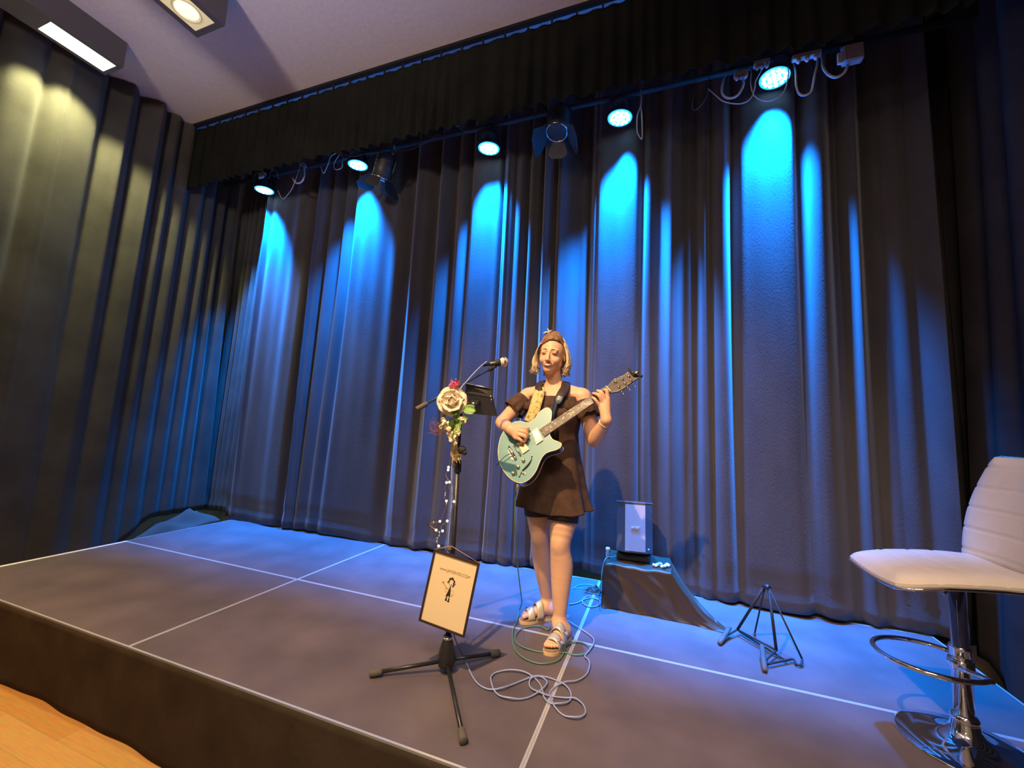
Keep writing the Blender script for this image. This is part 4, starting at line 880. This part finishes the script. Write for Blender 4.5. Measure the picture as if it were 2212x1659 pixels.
MB().rbox((-.016, -.011, -.006), (.016, .011, .006), .004, R=Rg, o=gp(1374, 808, .016)).build('case', 'blackmat', r)
MB().tube([gp(1370, 814, .004), gp(1366, 809, .008), gp(1360, 801, .012), gp(1358, 797, .012)], [.004, .005, .006, .004], 10, k=3).build('arm', 'blackmat', r)
b = MB(); b.ell(gp(1385, 814, .008), (.009, .009, .009), n=12); b.rod(gp(1374, 812, .012), gp(1385, 814, .008), .004); b.build('knob', 'blackmat', r)
MB().ell(gp(1375, 809, .0225), (.009, .007, .002), R=Rg, n=10).build('display', 'grille', r)

# ================================================================== PERSON
def smin(a, b, k):
    if k <= 0: return np.minimum(a, b)
    h = np.clip(0.5+0.5*(b-a)/k, 0, 1); return b+(a-b)*h-k*h*(1-h)
class SDF:
    def __init__(s, lo, hi, h):
        s.lo = V(lo); s.h = h; s.n = np.ceil((V(hi)-s.lo)/h).astype(int)+1; s.D = np.full(s.n, 0.2, dtype=np.float32)
    def _apply(s, lo, hi, fn, k, sub=False, m=0.03):
        a = np.maximum(np.floor((lo-m-s.lo)/s.h).astype(int), 0); b = np.minimum(np.ceil((hi+m-s.lo)/s.h).astype(int)+1, s.n)
        if np.any(b <= a): return
        X, Y, Z = [(s.lo[i]+np.arange(a[i], b[i])*s.h) for i in range(3)]
        P = np.stack(np.meshgrid(X, Y, Z, indexing='ij'), -1); d = fn(P).astype(np.float32)
        sl = tuple(slice(a[i], b[i]) for i in range(3)); D = s.D[sl]
        s.D[sl] = -smin(-D, d, k) if sub else smin(D, d, k)
    def cone(s, a, b, ra, rb, k=.01, sub=False):
        a = V(a); b = V(b); ba = b-a; L2 = np.dot(ba, ba); R_ = max(ra, rb)
        def fn(P):
            t = np.clip(((P-a) @ ba)/L2, 0, 1); return np.linalg.norm(P-a-t[..., None]*ba, axis=-1)-(ra+(rb-ra)*t)
        s._apply(np.minimum(a, b)-R_, np.maximum(a, b)+R_, fn, k, sub)
    def chain(s, pts, rs, k=.01):
        A = np.hstack([np.array([V(p) for p in pts]), np.array(rs)[:, None]])
        if len(pts) > 2: A = spline(A, 4)
        def fn(P):
            d = None
            for i in range(len(A)-1):
                a, b, ra, rb = A[i, :3], A[i+1, :3], A[i, 3], A[i+1, 3]; ba = b-a; t = np.clip(((P-a) @ ba)/np.dot(ba, ba), 0, 1)
                e = np.linalg.norm(P-a-t[..., None]*ba, axis=-1)-(ra+(rb-ra)*t); d = e if d is None else np.minimum(d, e)
            return d
        R_ = A[:, 3].max(); s._apply(A[:, :3].min(0)-R_, A[:, :3].max(0)+R_, fn, k)
    def ell(s, c, r, R=None, k=.01, sub=False):
        c = V(c); r = V(r); R_ = np.eye(3) if R is None else np.asarray(R); m = max(r)
        def fn(P):
            q = (P-c) @ R_; k0 = np.linalg.norm(q/r, axis=-1); k1 = np.linalg.norm(q/(r*r), axis=-1)+1e-9; return k0*(k0-1)/k1
        s._apply(c-m, c+m, fn, k, sub)
    def mesh(s):
        D = s.D; n = D.shape; neg = D < 0
        c = np.zeros((n[0]-1, n[1]-1, n[2]-1), np.uint8)
        for i in (0, 1):
            for j in (0, 1):
                for l in (0, 1): c += neg[i:n[0]-1+i, j:n[1]-1+j, l:n[2]-1+l]
        act = np.argwhere((c > 0) & (c < 8)); idx = np.full(c.shape, -1, np.int64); idx[tuple(act.T)] = np.arange(len(act))
        acc = np.zeros((len(act), 3)); cnt = np.zeros(len(act))
        cor = [V(i, j, l) for i in (0, 1) for j in (0, 1) for l in (0, 1)]
        for a_ in range(8):
            for ax in range(3):
                if cor[a_][ax] == 0:
                    o1 = cor[a_].astype(int); o2 = o1.copy(); o2[ax] = 1
                    d1 = D[tuple((act+o1).T)]; d2 = D[tuple((act+o2).T)]; mk = (d1 < 0) != (d2 < 0)
                    t = np.where(mk, d1/(d1-d2+1e-12*(~mk)), 0); p = act+o1+0.0; p = p.astype(float); p[:, ax] += t
                    acc[mk] += p[mk]; cnt[mk] += 1
        vs = s.lo+acc/cnt[:, None]*s.h; fs = []
        for ax in range(3):
            u, v = (ax+1) % 3, (ax+2) % 3
            sl1 = [slice(None)]*3; sl2 = [slice(None)]*3; sl1[ax] = slice(0, n[ax]-1); sl2[ax] = slice(1, n[ax])
            A = neg[tuple(sl1)]; B = neg[tuple(sl2)]; e = np.argwhere(A != B)
            ok = (e[:, u] > 0) & (e[:, v] > 0) & (e[:, u] < n[u]-1) & (e[:, v] < n[v]-1); e = e[ok]; s1 = A[tuple(e.T)]
            q = []
            for (du, dv) in ((0, 0), (1, 0), (1, 1), (0, 1)):
                f = e.copy(); f[:, u] -= du; f[:, v] -= dv; q.append(idx[tuple(f.T)])
            q = np.stack(q, 1); q[~s1] = q[~s1][:, ::-1]; fs.append(q)
        return vs, np.vstack(fs)

HC = at(1193, 768, 1.03)                        # head centre
HF = unit(V(0.02, -1.0, -0.03)); tilt_ = math.radians(4)
HX = unit(np.cross(HF, V(0, 0, 1))); HZ = np.cross(HX, HF)
HX, HZ = math.cos(tilt_)*HX+math.sin(tilt_)*HZ, -math.sin(tilt_)*HX+math.cos(tilt_)*HZ
HR = np.stack([HX, HF, HZ], 1)
hp = lambda x, f, z: HC+HX*x+HF*f+HZ*z
body = SDF((3.36, 0.62, 0.0), (4.24, 1.34, 1.78), 0.003)
# torso
cX = lambda px, py, y=1.05: at(px, py, y)
hipc = cX(1195, 1045, 1.08); chest = cX(1199, 888, 1.06); waist = cX(1200, 945, 1.07); neckb = cX(1198, 843, 1.07)
body.ell(chest, (.145, .095, .155)); body.ell(waist, (.118, .088, .16), k=.04); body.ell(hipc, (.160, .112, .13), k=.05)
for s_ in (-1, 1): body.ell(chest+V(s_*.062, -.065, -.01), (.055, .05, .058), k=.025)
shR = cX(1139, 856, 1.08); shL = cX(1259, 858, 1.05)
hb = hp(0, -.012, -.065)
body.chain([neckb+V(0, .005, -.03), neckb+V(0, .005, .02), hb], [.058, .047, .047], k=.02)
for s_, sh in ((-1, shR), (1, shL)):
    body.cone(neckb+V(s_*.02, .012, .02), sh+V(-s_*.02, .01, .012), .036, .044, k=.035)
    body.cone(neckb+V(s_*.02, -.045, -.012), sh+V(-s_*.03, -.03, .012), .010, .012, k=.02)
# arms
elR = at(1083, 913, .99); wrR = gp(1109, 936, .045); elL = at(1284, 953, 1.03); wrL = gp(1309, 903, -.025)
body.chain([shR, shR+(elR-shR)*.45, elR+(shR-elR)*.08], [.050, .046, .039], k=.02); body.chain([elR, elR+(wrR-elR)*.30, wrR], [.037, .041, .026], k=.015)
body.chain([shL, shL+(elL-shL)*.45, elL+(shL-elL)*.08], [.052, .049, .040], k=.02); body.chain([elL, elL+(wrL-elL)*.30, wrL], [.038, .043, .027], k=.015)
# right hand (strumming, loosely closed)
kn = [gp(1121, 931, .050), gp(1121.5, 938, .052), gp(1121, 945, .050), gp(1118.5, 952, .045)]
pip = [gp(1137, 932.5, .044), gp(1138.5, 941, .046), gp(1137, 949.5, .043), gp(1130, 957.5, .038)]
dip = [gp(1141, 938, .024), gp(1141.5, 947, .024), gp(1137, 955, .022), gp(1127, 961, .020)]
tip = [gp(1134, 941, .015), gp(1134, 950, .013), gp(1129, 957, .012), gp(1120, 961, .012)]
for i in range(4):
    body.cone(wrR, kn[i], .022, .0135, k=.014)
for i in range(4):
    rr_f = (.0100, .0103, .0098, .0085)[i]; body.chain([kn[i], pip[i], dip[i], tip[i]], [rr_f*1.22, rr_f*1.05, rr_f*.92, rr_f*.75], k=.0035)
body.chain([wrR+(kn[0]-wrR)*.3, gp(1121, 926, .035), gp(1133, 928, .028), gp(1143, 928, .020)], [.017, .0130, .0108, .0085], k=.006)
# left hand (fretting)
kn = [gp(1313, 861, .004), gp(1308, 866, .008), gp(1303, 872, .006), gp(1297.5, 879, .002)]
pip = [gp(1311.5, 849.5, .026), gp(1301.5, 856, .034), gp(1295, 861.5, .036), gp(1288, 870, .030)]
tip = [gp(1305, 845.5, .013), gp(1291, 847, .015), gp(1282, 852.5, .015), gp(1280.5, 861.5, .014)]
for i in range(4): body.cone(wrL, kn[i], .023, .0135, k=.014)
for i in range(4):
    rr_f = (.0100, .0103, .0098, .0088)[i]; md_ = (pip[i]+tip[i])/2+GN*.006
    body.chain([kn[i], pip[i], md_, tip[i]], [rr_f*1.22, rr_f*1.08, rr_f*.95, rr_f*.80], k=.0035)
body.chain([wrL+(kn[0]-wrL)*.25, gp(1314, 868, -.035), gp(1309, 848, -.040), gp(1303, 838, -.030)], [.018, .0145, .0112, .0092], k=.006)
# legs
knR = at(1166, 1162, 1.09); knL = at(1210, 1178, 1.0); anR = at(1181, 1303, 1.205); anL = at(1208, 1342, .985)
for kn_, an_, sx_, k1, h0, r0 in ((knR, anR, -1, .92, cX(1164, 1062, 1.09), .087), (knL, anL, 1, 1.0, cX(1220, 1064, 1.07), .090)):
    body.chain([h0, (h0+kn_)/2+V(sx_*.004, 0, 0), kn_, kn_+(an_-kn_)*.28+V(sx_*.006, .018, 0), kn_+(an_-kn_)*.55+V(sx_*.004, .012, 0), an_+V(0, .004, .03), an_], [r0, .080*k1, .057*k1, .064*k1, .054*k1, .036, .035], k=.02)
    body.ell(kn_+V(0, -.030, .008), (.034, .03, .042), k=.025)
# feet: (heel, toe)
feetd = [(V(3.838, 1.222, 0), V(3.655, 1.070, 0), anR, 1), (V(3.952, 1.020, 0), V(3.905, .790, 0), anL, -1)]
toes = []
for (he, to, an_, sd) in feetd:
    d = unit(to-he); L = np.linalg.norm(to-he); lt = V(-d[1], d[0], 0)*sd   # lt: towards the big toe side
    fp = lambda t, s_, z: he+d*(L*t)+lt*s_+V(0, 0, z)
    body.cone(an_, fp(.14, 0, .055), .035, .031, k=.02); body.cone(fp(.13, 0, .055), fp(.30, 0, .062), .030, .031, k=.02)
    body.cone(an_+V(0, 0, -.01), fp(.48, .003, .062), .032, .025, k=.03); body.cone(fp(.45, .002, .060), fp(.70, .010, .046), .027, .019, k=.02)
    body.cone(fp(.45, -.006, .052), fp(.68, -.020, .043), .025, .017, k=.02); body.cone(fp(.2, -.006, .050), fp(.5, -.012, .048), .024, .024, k=.02)
    for i, (s_, t0, t1, rr_f) in enumerate(((.024, .72, .93, .0115), (.008, .72, .925, .0088), (-.006, .71, .90, .0083), (-.019, .69, .86, .0080), (-.031, .66, .81, .0080))):
        body.chain([fp(t0, s_*.85, .046), fp((t0+t1)/2, s_, .046), fp(t1, s_, .040)], [rr_f*1.15, rr_f*1.05, rr_f], k=.0035); toes.append((fp(t1+.012, s_, .0465+(rr_f-.008)*.5), rr_f, d, lt))
# head
hl = lambda x, f, z, r, k=.012, sub=False: body.ell(hp(x, f, z), r, HR, k, sub)
hl(0, -.012, .030, (.074, .094, .090)); hl(0, .018, -.018, (.0605, .072, .082), .02); hl(0, .036, -.070, (.034, .043, .042), .02); hl(0, .064, -.095, (.018, .018, .016), .02)
for s_ in (-1, 1):
    hl(s_*.034, .058, -.036, (.027, .026, .025), .015); body.cone(hp(s_*.045, -.005, -.052), hp(s_*.013, .052, -.097), .015, .012, k=.02)
    hl(s_*.032, .083, .010, (.015, .010, .008), .008); body.cone(hp(s_*.012, .088, .021), hp(s_*.044, .072, .021), .008, .006, k=.012)
    hl(s_*.032, .100, .002, (.013, .012, .0065), .006, True); hl(s_*.032, .080, .0015, (.0135, .0115, .0095), .003)
    hl(s_*.011, .099, -.044, (.0078, .009, .0065), .005); hl(s_*.0062, .107, -.0505, (.0034, .006, .0040), .001, True)
    body.ell(hp(s_*.076, -.012, -.004), (.006, .017, .029), HR, k=.006); hl(s_*.080, -.006, .002, (.004, .009, .016), .003, True)
    body.cone(hp(s_*.019, .088, -.044), hp(s_*.032, .078, -.062), .0035, .003, k=.006, sub=True)
body.cone(hp(0, .088, .014), hp(0, .110, -.039), .0065, .0098, k=.010)
hl(0, .078, -.066, (.027, .016, .016), .012); 
mouth = [hp(x, .0945-.9*x*x*11, -.0670+x*x*9) for x in np.linspace(-.028, .028, 9)]
for i in range(8): body.cone(mouth[i], mouth[i+1], .0030, .0030, k=.002, sub=True)
vs, fs = body.mesh()
PO = V(3.86, 1.06, 0)
r = empty('person', PO, 'smiling person in a short dark off shoulder dress and silver sandals playing the teal guitar', 'person')
b = MB(); b.add(vs, fs.tolist()); bo = b.build('body', 'skin', r)
sm = bo.modifiers.new('smooth', 'SMOOTH'); sm.factor = 0.5; sm.iterations = 2
del body
for s_ in (-1, 1):
    a_ = np.linspace(-1, 1, 7)
    MB().tube([hp(s_*.032+.0135*t, .0912-.0045*t*t*1.2-.001*s_*t, -.0020+.0035*(1-t*t)-.001) for t in a_], [.0006, .0015, .0021, .0024, .0021, .0015, .0006], 6, k=3).build('eye', 'eye', r)
    MB().tube([hp(s_*(.012+.017*(t+1)), .0965-.010*((t+1)/2)**2, .0185+.006*(1-t*t)*.8-.002*t+(.002 if s_ > 0 else 0)) for t in a_], [.0013, .0025, .0027, .0024, .0020, .0015, .0006], 6, k=3, flat=.7).build('eyebrow', 'brow', r)
mp_ = lambda dz, df, w: [hp(x*w, .0950+df-.9*x*x*11, -.0670+dz+x*x*9) for x in np.linspace(-.028, .028, 9)]
lr = [.0008, .0022, .0027, .0029, .0027, .0029, .0027, .0022, .0008]
MB().tube(mp_(.0042, .0008, 1.0), lr, 8, k=3).build('upper_lip', 'lip', r); MB().tube(mp_(-.0066, .0005, .84), [x*1.25 for x in lr], 8, k=3).build('lower_lip', 'lip', r)
MB().tube([p-HF*.0022 for p in mp_(-.0008, .001, .84)], [.001, .0030, .0042, .0046, .0047, .0046, .0042, .0030, .001], 8, k=3).build('teeth', 'tooth', r)
# hair
hb_ = MB(); G = []
def scalp(az, el, rx=.083, ry=.106, rz=.103): return hp(rx*math.sin(az)*math.cos(el), -.016-ry*math.cos(az)*math.cos(el), .032+rz*math.sin(el))
for i in range(26):
    el = -0.62+(PI/2+.60)*i/25; lim = 1.72+0.55*max(0, math.sin(max(el, 0)*1.2))**.7+(0.9*max(0, (el-1.0)/.57) if el > 1 else 0); G.append([scalp(a, el) for a in np.linspace(-lim, lim, 40)])
hb_.grid(G)
rr_ = np.random.default_rng(4)
for k in range(430):
    az = rr_.uniform(-2.02, 2.02); sd = math.copysign(1, az); e0 = rr_.uniform(.50, 1.30); p0 = scalp(az, e0, .084, .107, .105); p1 = scalp(az*1.0, .15, .092, .113, .1); ln = rr_.uniform(-.115, -.075)
    if abs(az) > .9:
        f_ = -.016-.106*math.cos(az); fl = .030 if sd > 0 else .012; out = .088+rr_.uniform(0, .022)
        p2 = hp(sd*(out+.006), f_*.75+.002, -.035); p3 = hp(sd*(out-.002), f_*.75+rr_.uniform(-.01, .012), ln*.75-.008); p4 = hp(sd*(out+rr_.uniform(-.022, fl)), f_*.75+rr_.uniform(-.012, .016), ln-.006)
    else:
        x_ = .09*math.sin(az); p2 = hp(x_*1.05, -.118, -.035); p3 = hp(x_*1.03, -.112, ln*.75); p4 = hp(x_+rr_.uniform(-.01, .01), -.108+rr_.uniform(-.02, .01), ln-.01)
    hb_.tube([p0, p1, p2, p3, p4], [.0025, rr_.uniform(.0025, .0045), .0040, .0036, .0016], 6, k=4, flat=.55)
for k in range(26):   # thin loose strands
    sd = rr_.choice([-1, 1]); p0 = hp(sd*.090, -.03+rr_.normal()*.015, rr_.uniform(.0, .04)); p1 = hp(sd*(.103+rr_.random()*.006), -.03, -.03); p2 = hp(sd*(.100+rr_.random()*.018), -.03+rr_.normal()*.02, -.075-rr_.random()*.03)
    hb_.tube([p0, p1, p2], [.0012, .0012, .0004], 5, k=4)
hb_.build('hair', 'hair', r)
db = MB()
for k in range(78):   # rolled, twisted fringe
    t = (k+rr_.uniform(-.4, .4))/77; az = PI-1.45+2.20*t; tw = .48+rr_.uniform(-.10, .14); r0 = rr_.uniform(.0035, .0062); hi = 1.05+rr_.uniform(-.12, .25)
    db.tube([scalp(az-.10, hi+.25, .084, .106, .108), scalp(az-.02, hi, .087, .108, .114+.005*math.sin(9*t)), scalp(az+tw*.5, .86, .087, .109, .112), scalp(az+tw, .63-.28*abs(2*t-1)**2, .080, .106, .102), scalp(az+tw*1.3, .57-.30*abs(2*t-1)**2, .076, .100, .098)], [.003, r0, r0*1.15, r0, .0015], 7, k=4)
for s_ in (-1, 1):
    for k in range(5): db.tube([scalp(s_*(1.95+.02*k), .60, .080, .103, .1), hp(s_*.079, .012-.006*k, .03), hp(s_*.0785, .004-.006*k, .0)], [.004, .0045, .002], 6, k=4)
db.build('fringe', 'hairdark', r)
rb_ = MB(); c0 = scalp(PI-.55, 1.0, .090, .112, .116)
for (dx, dz, w_) in ((.034, -.004, .011), (-.018, .014, .008), (.010, .028, .006), (-.006, .004, .008)):
    rb_.tube([c0, c0+HX*dx*.5+HZ*(dz*.5+.006)+HF*.006, c0+HX*dx+HZ*dz], [.004, w_, .004], 8, k=4, flat=.5)
rb_.build('hair_bow', 'ribbon', r)
rb_ = MB(); rb_.tube([scalp(PI/2-.10, .0+.12*k, .0885, .110, .108) for k in range(3)]+[scalp(PI/2+.0, .45+.22*k, .0885, .110, .110) for k in range(4)], .005, 8, k=4, flat=.5)
rb_.build('hair_band', 'shorts', r)

# dress
def lvl(pl, pr, py, y, ry, yb=0): a_, b_ = at(pl, py, y), at(pr, py, y); return ((a_+b_)/2, np.linalg.norm((b_-a_)[:2])/2, ry, (a_[2]+b_[2])/2)
LV = [lvl(1146, 1252, 858, 1.06, .100), lvl(1143, 1256, 872, 1.055, .112), lvl(1143, 1256, 892, 1.05, .126), lvl(1147, 1253, 912, 1.055, .118), lvl(1152, 1248, 935, 1.06, .102), lvl(1151, 1249, 955, 1.065, .100), lvl(1143, 1253, 985, 1.07, .116), lvl(1134, 1259, 1015, 1.075, .130), lvl(1127, 1265, 1050, 1.08, .140), lvl(1121, 1272, 1080, 1.08, .150), lvl(1117, 1277, 1098, 1.08, .156)]
zz = np.array([l[3] for l in LV]); cxs = np.array([l[0][0] for l in LV]); cys = np.array([l[0][1] for l in LV]); rxs = np.array([l[1] for l in LV]); rys = np.array([l[2] for l in LV])
G = []; tt = np.linspace(0, len(LV)-1, 70)
for t in tt:
    f = lambda A: np.interp(t, np.arange(len(LV)), A)
    k = max(0, (t-5.2)/(len(LV)-6.2)); row = []
    for a_ in np.linspace(0, 2*PI, 120, endpoint=False):
        fo = 1+k*(.055*math.sin(7*a_+.6)+.03*math.sin(13*a_+2)+.02*math.sin(4*a_))+.006*math.sin(9*a_+t*1.3)
        bust = .016*math.exp(-((t-2.1)/1.0)**2)*(math.exp(-((a_-(1.5*PI-.5))/.3)**2)+math.exp(-((a_-(1.5*PI+.5))/.3)**2))
        row.append([f(cxs)+(f(rxs)*fo+bust*.2)*math.copysign(abs(math.cos(a_))**.88, math.cos(a_)), f(cys)+(f(rys)*fo+bust)*math.copysign(abs(math.sin(a_))**.88, math.sin(a_)), f(zz)+(.012*k*math.sin(a_*2+1)+(.018*max(0, math.sin(a_)) if t < 1 else 0))])
    G.append(row)
db = MB(); db.grid(G, wrap=True)
# off shoulder sleeves: flared rings round the upper arms, joined by a gathered band
for (sh, el, s_) in ((shR, elR, -1), (shL, elL, 1)):
    ax = unit(el-sh); G = []
    for i in range(12):
        t = i/11; c_ = sh+ax*(.022+.105*t); rad = .056+.016*t; row = []
        tn = unit(np.cross(ax, V(0, 1, 0))); bn = np.cross(ax, tn)
        for a_ in np.linspace(0, 2*PI, 48, endpoint=False):
            row.append(c_+(tn*math.cos(a_)+bn*math.sin(a_))*rad*(1+(.02+.06*t)*math.sin(9*a_+s_)+.02*math.sin(5*a_)))
        G.append(row)
    db.grid(G, wrap=True)
G = []
bandp = [shR+V(-.012, -.05, -.040), at(1150, 866, .985), at(1168, 866, .955), at(1186, 864, .945), at(1204, 864, .942), at(1222, 866, .945), at(1240, 868, .962), shL+V(.012, -.052, -.036)]
bp = spline(bandp, 8)
for i in range(8):
    t = i/7; G.append([p+V(0, -.012*math.sin(PI*t*.8)-.004*math.sin(60*j/len(bp)+1)*(t), -.050*t+.004*math.sin(j*1.1)) for j, p in enumerate(bp)])
db.grid(G); db.build('dress', 'dress', r, solid=.0025)
sb_ = MB()
for (hp_, kn_, py) in ((cX(1163, 1062, 1.09), knR, 1112), (cX(1222, 1064, 1.06), knL, 1127)):
    d = kn_-hp_; e = hp_+d*.50 if kn_ is knR else hp_+d*.56
    sb_.tube([hp_+V(0, 0, .03), (hp_+e)/2, e], [.096, .091, .087], 36, cap=False)
sb_.build('shorts', 'shorts', r, solid=.002)
# sandals
for fi, (he, to, an_, sd) in enumerate(feetd):
    d = unit(to-he); L = np.linalg.norm(to-he); lt = V(-d[1], d[0], 0)*sd
    fp = lambda t, s_, z: he+d*(L*t)+lt*s_+V(0, 0, z)
    ol = [(-.055, .0), (-.03, .024), (.10, .031), (.3, .030), (.5, .030), (.70, .043), (.88, .042), (.99, .028), (1.015, .010), (.98, -.016), (.90, -.032), (.75, -.043), (.55, -.040), (.3, -.034), (.1, -.031), (-.03, -.024)]
    sa = MB().prism(spline([fp(t, s_, .0008) for t, s_ in ol], 4, closed=True), V(0, 0, .016), smooth=True).build('sandal_sole', 'cork', r)
    MB().prism(spline([fp(.02+t*.96, s_*.94, .0150) for t, s_ in ol], 4, closed=True), V(0, 0, .010)).build('footbed', 'footbed', sa)
    for (t0, hgt, wd_) in ((.74, .072, .042), (.50, .104, .042)):
        G = []
        for i in range(17):
            a_ = PI*i/16; G.append([fp(t0+dt*wd_/L, .0405*math.cos(a_)*(1.03), .020+(hgt-.018)*math.sin(a_)**.85+.0025*math.cos(dt*3)-.018*dt*math.sin(a_)) for dt in np.linspace(-.5, .5, 5)])
        st = MB().grid(G).build('strap', 'sandal' if fi else 'sandalgold', sa, solid=.0025)
        bz = fp(t0, -.030, .020+(hgt-.018)*.72); MB().rbox((-.013, -.009, -.003), (.013, .009, .004), .002, R=np.stack([d, np.cross(V(0, 0, 1), d), V(0, 0, 1)], 1), o=bz+V(0, 0, .004)).build('buckle', 'nickel', st)
        e0 = bz+V(0, 0, .006); MB().prism([e0-d*.012, e0+d*.012, e0+d*.011-lt*.022+V(0, 0, -.014), e0-d*.011-lt*.022+V(0, 0, -.014)], V(0, 0, .002)).build('strap_end', 'sandal', st)
b = MB()
for (p, rr_f, d, lt) in toes: b.ell(p, (rr_f*.6, rr_f*.55, .002), n=8)
b.build('toenails', 'tooth', r)
wz = wrL+(elL-wrL)*.12; ax = unit(elL-wrL); tn = unit(np.cross(ax, V(0, 1, 0))); bn = np.cross(ax, tn)
MB().tube([wz+(tn*math.cos(a_)+bn*math.sin(a_))*.0325 for a_ in np.arange(28)*2*PI/28], .0018, 6, closed=True).build('bracelet', 'tooth', r)
MB().tube([neckb+V(.052*math.sin(a_), -.052*math.cos(a_)+.004, .010+.012*math.cos(a_)*-1) for a_ in np.arange(28)*2*PI/28], .0009, 5, closed=True).build('necklace', 'gold', r)

# guitar strap
r = empty('guitar_strap', at(1190, 860, .93), 'guitar strap with yellow floral front on one side and black leather on the other', 'guitar strap')
def ribbon(pts, w_, name, m, nrm=V(0, -1, .15), solid=.003):
    P = spline(pts, 6); T = np.gradient(P, axis=0); T /= np.linalg.norm(T, axis=1)[:, None]; ws = np.interp(np.linspace(0, 1, len(P)), np.linspace(0, 1, len(w_)), w_) if hasattr(w_, '__len__') else np.full(len(P), w_)
    G = []
    for p, t, wv_ in zip(P, T, ws):
        s_ = unit(np.cross(t, nrm)); G.append([p+s_*wv_*(j/3-1)/1*1.0-nrm*(-.004*(1-(j/3-1)**2)) for j in range(7)])
    return MB().grid(G).build(name, m, r, solid=solid)
ribbon([at(1166, 838, .985), at(1164, 850, .945), at(1158, 872, .905), at(1152, 892, .895), at(1142, 912, .885)], [.030, .034, .034, .030], 'floral_band', 'floral')
ribbon([neckb+V(-.075, .04, .055), neckb+V(-.085, -.02, .050), at(1163, 836, .99), at(1166, 846, .955)], [.024, .024, .020], 'leather_end', 'leather', nrm=unit(V(-.3, -.7, .7)))
ribbon([neckb+V(.06, .06, .03), neckb+V(.068, .01, .052), at(1221, 838, 1.0), at(1215, 848, .955), at(1209, 858, .93)], [.026, .027, .027, .024], 'black_band', 'leather', nrm=unit(V(.25, -.75, .6)))
ribbon([at(1211, 855, .925), at(1206, 865, .915), at(1203, 872, .91)], [.024, .026, .018], 'leather_tab', 'blueleather')
ribbon([at(1202, 869, .912), at(1197, 885, .905), at(1193, 900, .90), at(1191, 918, .895), at(1192, 940, .895)], [.012, .014, .012, .012], 'lower_band', 'blueleather')
MB().ell(at(1206, 865, .907), (.004, .002, .005), n=10).build('stud', 'nickel', r)
MB().tube([neckb+V(-.075, .04, .055), neckb+V(-.04, .078, .055), neckb+V(.02, .082, .05), neckb+V(.06, .06, .03)], .006, 8, k=4).build('neck_loop', 'leather', r)
